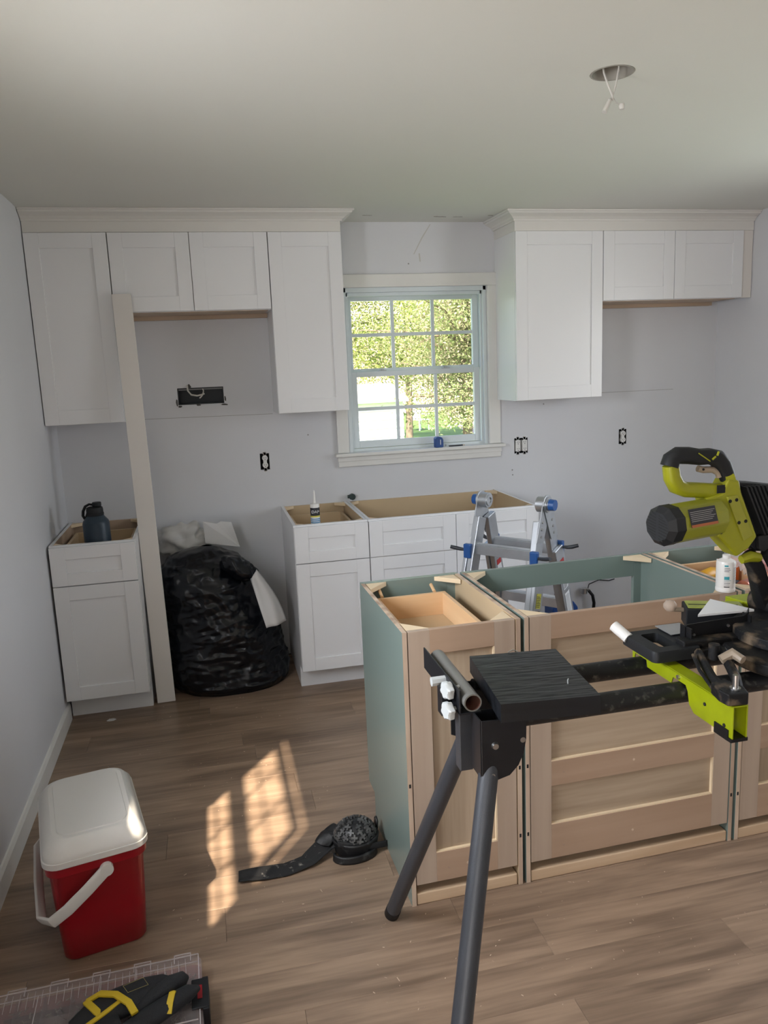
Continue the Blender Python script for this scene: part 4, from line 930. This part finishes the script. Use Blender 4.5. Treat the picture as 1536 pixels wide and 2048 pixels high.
# pivot arm casting and lower guard
b = MB(); b.sweep([Q(2.020, -2.78, 1.140), Q(2.045, -2.775, 1.105), Q(2.070, -2.76, 1.06), Q(2.095, -2.75, 1.015), Q(2.12, -2.745, .985)], [(.016, .018), (.018, .02), (.020, .022), (.024, .026), (.028, .03)], n=12, up=(0, 1, 0), sq=3); b.sweep([Q(2.05, -2.80, 1.15), Q(2.085, -2.79, 1.10), Q(2.12, -2.78, 1.03)], [(.012, .010)]*3, n=10, sq=3)
b.cyl(Q(2.12, -2.79, .995), Q(2.12, -2.70, .995), .035, n=24); b.build('pivot_arm', M_dusty, r, bevel=.002)
b = MB(); b.sweep([Q(1.985, -2.80, 1.135), Q(2.01, -2.80, 1.140), Q(2.035, -2.80, 1.135)], [.010, .012, .010], n=12, sq=3); b.build('arm_collar', M_lime, r)
b = MB(); b.ring(Q(2.11, -2.835, 1.05), Q(2.11, -2.832, 1.05), .068, .056, n=36)
for k in range(7):
    t = radians(100+k*28); b.box(.01, .057, -.002, .002, -.0015, .0015, M=Matrix.Translation(Q(2.11, -2.8335, 1.05)) @ Matrix.Rotation(t, 4, 'Y'))
b.build('lower_guard', M_dusty, r)
b = MB(); b.prism([(x, y) for x, y in ((2.10-O.x, -2.70-O.y), (2.24-O.x, -2.70-O.y), (2.24-O.x, -2.62-O.y), (2.08-O.x, -2.62-O.y))], 'z', .03, .06); b.build('rear_table', M_limed, r, bevel=.002)
# white offcut resting on the rail housing
r = thing('white_offcut', 'white triangular board offcut lying on the saw fence', 'board', (1.965, -2.70, .9945))
b = MB(); b.prism([(-.075, -.075), (.075, -.085), (.030, .025)], 'z', 0, .006); b.build('board', M_white, r, bevel=.0006, )
# ------------------------------------------------------------ knee pad
r = thing('knee_pad', 'black rubber knee pad with treaded cap and trailing strap', 'knee pad', (1.148, -1.975, 0), .1)
M_tread = mat('worn_tread', (.05, .05, .05), .45, col2=(.13, .13, .125), vscale=25, thr=(.45, .65))
def dome(c, rx, ry, rz, v0=0.0, n1=40, n2=14, fn=None):
    return lambda u, v: Vector(c)+Vector((rx*cos(2*pi*u)*cos(v*pi/2), ry*sin(2*pi*u)*cos(v*pi/2), rz*sin(v*pi/2)))
C0 = (.0, .0, .055)
b = MB(); b.grid(dome(C0, .068, .060, .050), 40, 16, closeu=True); b.build('cap', M_rubber, r)
b = MB(); b.sweep([(.070*cos(t), .062*sin(t), .055) for t in [2*pi*i/32 for i in range(33)]], .005, n=8, caps=False); b.build('cap_rim', M_rubber, r)
b = MB()
for ring_, (ph, cnt) in enumerate(((.12, 16), (.38, 14), (.66, 11), (.95, 7), (1.25, 3))):
    for k in range(cnt):
        t = 2*pi*k/cnt+ring_*.4
        c = Vector((.068*cos(t)*cos(ph), .060*sin(t)*cos(ph), .055+.050*sin(ph))); nn = Vector((cos(t)*cos(ph)/.068, sin(t)*cos(ph)/.06, sin(ph)/.05)).normalized()
        M = Matrix.Translation(c) @ Vector((0, 0, 1)).rotation_difference(nn).to_matrix().to_4x4() @ Matrix.Rotation(k*.9+ring_, 4, 'Z')
        b.box(-.011, .011, -.0035, .0035, -.001, .0065, M=M); b.box(-.003, .003, -.011, .011, -.001, .0062, M=M)
b.build('tread_block', M_tread, r, kind='stuff')
# padded shell: open band curling round below the cap
def band(c, rx, ry, z0, z1, t0, t1, th=.010, tilt=0, flare=0):
    def f(u, v):
        t = radians(t0+(t1-t0)*u); q = 1+flare*(1-v)
        return Vector((c[0]+rx*cos(t)*q, c[1]+ry*sin(t)*q, z0+(z1-z0)*v+tilt*cos(t)))
    return f
b = MB(); b.grid(band((.0, -.005), .078, .068, .004, .055, 150, 400, flare=-.12), 40, 8); b.build('shell', M_rubber, r, solid=.007)
b = MB(); b.grid(band((-.015, -.045), .070, .040, .002, .026, 170, 370, flare=.05), 32, 5); b.build('lower_pad', M_rubber, r, solid=.009)
b = MB(); b.grid(lambda u, v: Vector((-.075+.175*u, -.050-.018*sin(pi*u)+.004*v, .052-.040*u+.020*v)), 24, 4); b.build('front_band', M_strap, r, solid=.004)
b = MB(); b.grid(lambda u, v: Vector((.078+.006*v, .005+.03*u, .015+.075*v-.03*abs(u-.5))), 6, 8); b.build('side_tab', M_rubber, r, solid=.006)
b = MB(); b.cyl((.02, -.068, .050), (.02, -.071, .050), .004, n=12); b.build('rivet', M_chrome, r)
def ribbon(path, wid, mat_, name, n=40, wob=.004, solid=.003):
    P = [Vector(p) for p in path]
    def at(t):
        k = t*(len(P)-1); i = min(int(k), len(P)-2); f = k-i; f = f*f*(3-2*f); return P[i].lerp(P[i+1], f)
    def f(u, v):
        p = at(u); d_ = (at(min(u+.02, 1))-at(max(u-.02, 0))); d_.z = 0; d_.normalize(); s_ = Vector((-d_.y, d_.x, 0)); w_ = wid(u) if callable(wid) else wid
        return p+s_*w_*(v-.5)+Vector((0, 0, wob*sin(v*5+u*9)))
    bb = MB(); bb.grid(f, n, 6); return bb.build(name, mat_, r, solid=solid)
ribbon([(-.05, .03, .045), (-.10, .015, .030), (-.17, -.02, .010), (-.25, -.035, .009), (-.34, -.03, .011), (-.405, -.02, .009)], lambda u: .082-.026*u, M_strap, 'strap')
ribbon([(-.045, .045, .060), (-.085, .035, .055), (-.115, .010, .035)], .06, M_rubber, 'strap_tab', 20)
# ------------------------------------------------------------ cooler
r = thing('drink_cooler', 'red drink cooler with white lid and handle on the floor', 'cooler', (.327, -2.078, 0), radians(12)); r.scale = (1.06, 1.06, 1.07)
def rrect(w, l, rad, n=6):
    pts = []
    for cx, cy, a0 in ((w/2-rad, l/2-rad, 0), (-w/2+rad, l/2-rad, 90), (-w/2+rad, -l/2+rad, 180), (w/2-rad, -l/2+rad, 270)):
        for i in range(n+1):
            t = radians(a0+90*i/n); pts.append((cx+rad*cos(t), cy+rad*sin(t)))
    return pts
def loft(b, secs, m=0):
    n_ = len(rrect(1, 1, .1)); vs = []
    for w, l, rad, z, *o in secs:
        ox, oy = o if o else (0, 0); vs += [(x+ox, y+oy, z) for x, y in rrect(w, l, rad)]
    k = len(secs)
    b.add(vs, [(i*n_+j, i*n_+(j+1) % n_, (i+1)*n_+(j+1) % n_, (i+1)*n_+j) for i in range(k-1) for j in range(n_)], m, True)
    b.add(vs, [list(range(n_))[::-1], [(k-1)*n_+j for j in range(n_)]], m)
b = MB(); loft(b, [(.205, .325, .030, 0), (.215, .335, .034, .006), (.228, .355, .036, .12), (.240, .375, .038, .262), (.244, .379, .038, .264), (.256, .395, .040, .268), (.258, .397, .040, .292)]); b.build('body', M_red, r, sharp=50)
b = MB(); loft(b, [(.264, .405, .044, .2925), (.268, .410, .044, .295), (.268, .410, .044, .310), (.262, .404, .044, .3105), (.262, .404, .044, .314), (.258, .400, .046, .324), (.225, .362, .050, .350), (.205, .340, .050, .356)]); b.build('lid', M_cool, r, sharp=35)
b = MB(); loft(b, [(.182, .315, .035, .3555), (.178, .311, .035, .3585)]); b.build('lid_panel', M_cool, r, sharp=35, bevel=.001)
# bail handle swung down towards the left end
hy = .205
b = MB()
for pts in ([(.02, -hy, .262), (-.03, -hy-.008, .225), (-.085, -hy-.01, .185), (-.125, -hy-.005, .160), (-.150, -hy+.03, .152), (-.153, 0, .152), (-.150, hy-.03, .152), (-.125, hy+.005, .160), (-.03, hy+.008, .225), (.02, hy, .262)],):
    b.sweep([Vector(p) for p in pts], [(.017, .006)]*len(pts), n=14, up=(-.55, 0, .8), sq=3)
b.build('handle', M_cool, r, bevel=.001)
for s_ in (-1, 1): MB().cyl((.02, s_*.195, .262), (.02, s_*.213, .262), .017, n=20).build('handle_pivot', M_cool, r, bevel=.001)
# ------------------------------------------------------------ organizer case and pouch
r = thing('parts_organizer', 'clear lidded parts organizer full of screws on the floor', 'organizer', (.375, -2.62, 0), radians(1.5))
ow, ol = .52, .40
b = MB(); loft(b, [(ow-.02, ol-.02, .02, 0), (ow, ol, .025, .004), (ow, ol, .025, .030), (ow-.006, ol-.006, .022, .030), (ow-.012, ol-.012, .02, .006)]); b.build('base', M_pink, r, sharp=40)
b = MB(); loft(b, [(ow+.004, ol+.004, .025, .034), (ow+.004, ol+.004, .025, .056), (ow-.01, ol-.01, .02, .062), (ow-.03, ol-.03, .02, .062)]); b.build('lid', M_clear, r, sharp=40)
MB().box(-ow/2+.02, ow/2-.02, -ol/2+.02, ol/2-.02, .0045, .006).build('tray', mat('tray_rose', (.07, .04, .04), .4), r)
b = MB()
for k in range(-3, 4): b.box(k*.068-.001, k*.068+.001, -ol/2+.015, ol/2-.015, .007, .05)
for y in (.10, .02, -.06): b.box(-ow/2+.015, ow/2-.015, y-.001, y+.001, .007, .05)
b.build('divider', M_clear, r)
b = MB()
for k in range(26):
    x = -ow/2+.03+k*.018; 
    for y in (.185, .175): b.cyl((x, y, .064), (x+.002, y-.045, .064), .0008, n=4)
b.build('lid_rib', M_edgec, r)
for k in range(5):
    x = -.23+k*.105; MB().box(x, x+.045, ol/2-.004, ol/2+.010, .040, .060).build('hinge_tab', M_clear, r, bevel=.002)
    b = MB(); e_ = .0012; b.box(x, x+.045, ol/2+.009, ol/2+.0115, .0595, .0615); b.box(x, x+e_*2, ol/2-.02, ol/2+.01, .060, .0625); b.box(x+.045-e_*2, x+.045, ol/2-.02, ol/2+.01, .060, .0625); b.build('tab_edge', M_edgec, r)
b = MB()
for x0_, x1_, y0_, y1_ in ((-.255, .255, .196, .1985), (-.25, .25, .168, .170), (.2535, .256, -.19, .197), (-.15, -.148, -.19, .168), (.0, .002, -.19, .196), (.09, .092, -.19, .196), (-.25, .25, -.03, -.028)): b.box(x0_, x1_, y0_, y1_, .0615, .064)
b.build('lid_ridge', M_edgec, r)
b = MB(); rs = random.Random(4)
for k in range(420):
    x = rs.uniform(-.245, .245); y = rs.uniform(-.18, .185); a_ = rs.uniform(0, pi); l_ = rs.uniform(.008, .016); z = rs.uniform(.010, .026)
    b.cyl((x, y, z), (x+l_*cos(a_), y+l_*sin(a_), z+rs.uniform(-.002, .004)), .0016, n=5)
b.build('screws', mat('screw_zinc', (.22, .20, .18), .4, .5), r, kind='stuff')
b = MB(); b.box(.262, .278, -.005, .105, .012, .066); b.box(.235, .278, .0, .10, .0635, .068); b.build('latch', M_char, r, bevel=.003)
MB().box(.250, .262, .03, .075, .0682, .069).build('latch_slot', M_red, r)
MB().box(.04, .16, .12, .126, .064, .066).build('metal_strip', M_alu, r)
r = thing('tool_pouch', 'dark grey tool pouch with yellow trim lying on the organizer', 'tool pouch', (.46, -2.62, .070), radians(12))
def lump(path, rads, mt, name, n=16, sq=2.4, sub=0):
    b = MB(); b.sweep([Vector(p) for p in path], rads, n=n, up=(0, 0, 1), sq=sq); return b.build(name, mt, r, sharp=70, sub=sub)
lump([(-.13, .03, .020), (-.09, .035, .024), (-.02, .045, .028), (.05, .055, .026), (.10, .060, .022), (.125, .062, .018)], [(.008, .02), (.016, .040), (.022, .046), (.020, .045), (.016, .034), (.007, .016)], M_fab, 'main_pocket')
lump([(.02, .005, .022), (.07, .025, .030), (.115, .040, .034), (.145, .050, .030), (.155, .053, .026)], [(.012, .016), (.019, .022), (.020, .022), (.016, .017), (.006, .007)], M_fab, 'glove_finger')
lump([(-.02, -.045, .018), (.05, -.030, .024), (.10, -.015, .026), (.15, .005, .024), (.175, .015, .018)], [(.014, .022), (.020, .028), (.020, .026), (.016, .020), (.006, .008)], M_fab, 'side_pocket')
lump([(-.14, -.02, .016), (-.08, -.015, .020), (-.02, -.005, .022)], [(.012, .02), (.018, .026), (.014, .02)], M_fab, 'pocket_flap')
b = MB()
b.sweep([(-.088, .085, .030), (-.055, .078, .046), (-.020, .045, .056), (.006, .010, .050), (.016, -.020, .040)], [(.004, .009)]*5, n=10, up=(0, 0, 1), sq=4)
b.sweep([(-.088, .085, .030), (-.082, .060, .040), (-.070, .030, .044), (-.056, .010, .034)], [(.004, .009)]*4, n=10, up=(0, 0, 1), sq=4)
b.sweep([(-.10, .0, .034), (-.055, .012, .042), (-.01, .028, .048)], [(.003, .006)]*3, n=10, up=(0, 0, 1), sq=4)
b.build('yellow_trim', M_yel, r)
b = MB(); b.sweep([(.090, -.046, .028), (.098, -.030, .045), (.108, -.006, .048), (.114, .012, .034)], [(.003, .008)]*4, n=10, up=(0, 0, 1), sq=4); b.build('yellow_band', M_yel, r)
b = MB()
pq = [(.0, .070, .0515), (.050, .078, .0495), (.058, .048, .049), (.008, .040, .0535)]
for a_, c_ in zip(pq, pq[1:]+pq[:1]): b.sweep([a_, c_], .0006, n=5)
b.build('stitching', mat('stitch_thread', (.30, .24, .08), .7), r)
# small scraps on the floor
for (x, y, s_, lb) in ((.203, -.56-.075, .022, 'pale plaster scrap on floor before left corner cabinet'),):
    r = thing('plaster_scrap', lb, 'scrap', (x, y, .0003))
    MB().prism([(-s_, -.006), (-.3*s_, -.012), (.5*s_, -.010), (s_, .002), (.4*s_, .013), (-.5*s_, .011)], 'z', 0, .004).build('chip', M_paper, r, bevel=.001)
rs = random.Random(11)
b = MB()
for k in range(260):
    if k < 150: x, y = rs.uniform(.15, 1.2), rs.uniform(-2.3, -.55)
    else: x, y = rs.uniform(1.05, 2.6), rs.uniform(-2.8, -2.33)
    a_ = rs.uniform(0, pi); l_ = rs.uniform(.001, .0035)*(2.2 if rs.random() < .06 else 1)
    b.box(-l_, l_, -.0009, .0009, .0001, .0012, M=Matrix.Translation((x, y, 0)) @ Matrix.Rotation(a_, 4, 'Z'))
put(b.build('sawdust_crumbs', M_edge), 'pale sawdust crumbs scattered over the plank floor', 'debris', kind='stuff')

# ------------------------------------------------------------ outside
GZ = -.9
M_grass = mat('lawn', (.10, .19, .04), .9, var=.25, vscale=3)
M_drive = mat('pinkish_drive', (.42, .33, .31), .9, var=.08, vscale=2)
MB().box(-45, 60, .5, 90, GZ-.1, GZ).build('ground', M_grass, kind='structure')
MB().box(RW+.35, 60, -7.3, .5, GZ-.1, GZ).build('ground', M_grass, kind='structure')
MB().box(-45, 60, -45, -7.3, GZ-.1, GZ).build('ground', mat('patio', (.45, .42, .38), .9), kind='structure')
MB().box(-45, -.35, -7.3, .5, GZ-.1, GZ).build('ground', mat('patio_side', (.45, .42, .38), .9), kind='structure')
b = MB(); b.prism([(9.2, 18), (60, 18), (60, 60), (14, 38), (11.5, 29)], 'z', GZ-.05, GZ+.01); b.box(-20, 60, 38, 47, GZ-.05, GZ+.01); b.build('driveway', M_drive, kind='structure')
r = thing('house', 'white clapboard house beyond the window, lower left panes', 'building', (2.93, 8.7, GZ), radians(4))
M_side = mat('white_siding', (.86, .86, .86), .5)
MB().box(-3.6, 1.2, .03, 1.6, 0, 1.95).build('wall', M_side, r)
for k in range(13): MB().prism([(-.012, k*.15), (.03, k*.15), (.03, k*.15+.15), (.016, k*.15+.15)], 'x', -3.6, 1.2).build('siding_board', M_side, r)
MB().prism([(-.15, 1.95), (-.15, 2.0), (.8, 2.25), (1.75, 2.0), (1.75, 1.95)], 'x', -3.7, 1.25).build('roof', mat('pale_roof', (.75, .74, .72), .8), r)
b = MB(); b.box(.3, 1.15, -.9, -.86, .62, .66)
for x in (.32, 1.1): b.box(x, x+.03, -.9, -.87, 0, .64)
b.build('railing', M_grey, r)
r = thing('pink_house', 'pale brick house far beyond the lawn', 'building', (19, 48, GZ), 0)
MB().box(-14, 14, 0, 8, 0, 5).build('wall', mat('pink_brick', (.55, .42, .38), .8), r); MB().prism([(-.5, 5), (4, 8), (8.5, 5)], 'x', -14.5, 14.5).build('roof', mat('roof_grey', (.35, .33, .33), .8), r)
for x in (-9, -3, 3, 9): MB().box(x-.7, x+.7, -.05, .02, 1.8, 3.6).build('window', M_side, r)
r = thing('garden_chair', 'white garden chair on the lawn outside', 'chair', (9.2, 26.0, GZ), .5)
b = MB(); b.box(-.28, .28, -.26, .26, .40, .44); b.build('seat', M_side, r, bevel=.01); b = MB(); b.box(-.28, .28, .24, .28, .44, .95); b.build('backrest', M_side, r, bevel=.01)
for sx in (-1, 1):
    for sy in (-1, 1): MB().box(sx*.26-.02, sx*.26+.02, sy*.24-.02, sy*.24+.02, 0, .40).build('leg', M_side, r)
    MB().box(sx*.28-.03, sx*.28+.03, -.26, .26, .62, .65).build('armrest', M_side, r)
M_bark = mat('bark', (.22, .17, .13), .9, var=.2, vscale=8, bump=.5, bscale=20)
def tree(label, x, y, h, crown, leafc, ntw, trunk=.16, leaf=.075, lean=0, seed=1, zmin=0, low=.28):
    r = thing('leafy_tree', label, 'tree', (x, y, GZ)); rn = random.Random(seed)
    b = MB(); b.sweep([(0, 0, 0), (.05, 0, h*.3), (lean*.5, 0, h*.6), (lean, 0, h)], [trunk, trunk*.8, trunk*.6, trunk*.3], n=10)
    b.build('trunk', M_bark, r)
    b = MB(); br = []
    for k in range(46):
        z0 = h*rn.uniform(low, .95); a_ = rn.uniform(0, 2*pi); l_ = rn.uniform(.5, 1)*crown; e_ = rn.uniform(-.05, .9)
        p = Vector((lean*z0/h, 0, z0)); q = p+Vector((cos(a_)*l_, sin(a_)*l_, e_*l_*.5)); md = p.lerp(q, .5)+Vector((0, 0, .12*l_))
        b.sweep([p, md, q], [.035, .02, .006], n=5); br += [(md, q), (p, md)]
    b.build('branch', M_bark, r, kind='stuff')
    vs = []; fs = []; ms = []
    for k in range(ntw):
        p, q = br[rn.randrange(len(br))]; c = p.lerp(q, rn.random()**.7)+Vector((rn.gauss(0, .30), rn.gauss(0, .30), rn.gauss(-.05, .28)))
        c.z = c.z if c.z > zmin else zmin+abs(c.z-zmin)+abs(rn.gauss(0, .5)); n_ = Vector((rn.gauss(0, 1), rn.gauss(0, 1), rn.gauss(0, 1)+.6)).normalized(); u_ = n_.orthogonal().normalized(); u_.rotate(Matrix.Rotation(rn.uniform(0, 6.28), 3, n_)); w_ = n_.cross(u_); s_ = leaf*rn.uniform(.6, 1.2)
        i = len(vs); vs += [c-u_*s_, c+w_*s_*.45+n_*s_*.15, c+u_*s_, c-w_*s_*.45+n_*s_*.15]; fs.append((i, i+1, i+2, i+3)); ms.append(rn.randrange(3))
    b = MB(); b.add(vs, fs, ms); b.build('foliage', leafc, r, kind='stuff')
def leafset(n, cols):
    out = []
    for i, c in enumerate(cols):
        m = mat('%s_%s' % (n, 'abc'[i]), c, .5); b_ = m.node_tree.nodes['Principled BSDF']
        t = m.node_tree.nodes.new('ShaderNodeBsdfTranslucent'); t.inputs[0].default_value = tuple(c)+(1,)
        mx = m.node_tree.nodes.new('ShaderNodeMixShader'); mx.inputs[0].default_value = .35
        m.node_tree.links.new(b_.outputs[0], mx.inputs[1]); m.node_tree.links.new(t.outputs[0], mx.inputs[2]); m.node_tree.links.new(mx.outputs[0], m.node_tree.nodes['Material Output'].inputs[0])
        out.append(m)
    return out
L1 = leafset('spring_leaf', [(.42, .50, .12), (.28, .36, .09), (.55, .52, .30)])
L2 = leafset('pale_leaf', [(.38, .42, .20), (.45, .40, .28), (.27, .36, .14)])
tree('yellow-green tree close outside the window on the left', 3.0, 12.2, 5.6, 2.6, L1, 70000, .10, .034, seed=3, zmin=1.6)
tree('pale green tree with thick trunk outside the window on the right', 5.50, 9.5, 5.6, 2.2, L2, 75000, .11, .034, seed=5, zmin=1.4)
tree('slim-trunked tree farther back on the lawn', 6.9, 19.0, 8.5, 4.2, L1, 42000, .12, .07, seed=9, zmin=1.9)
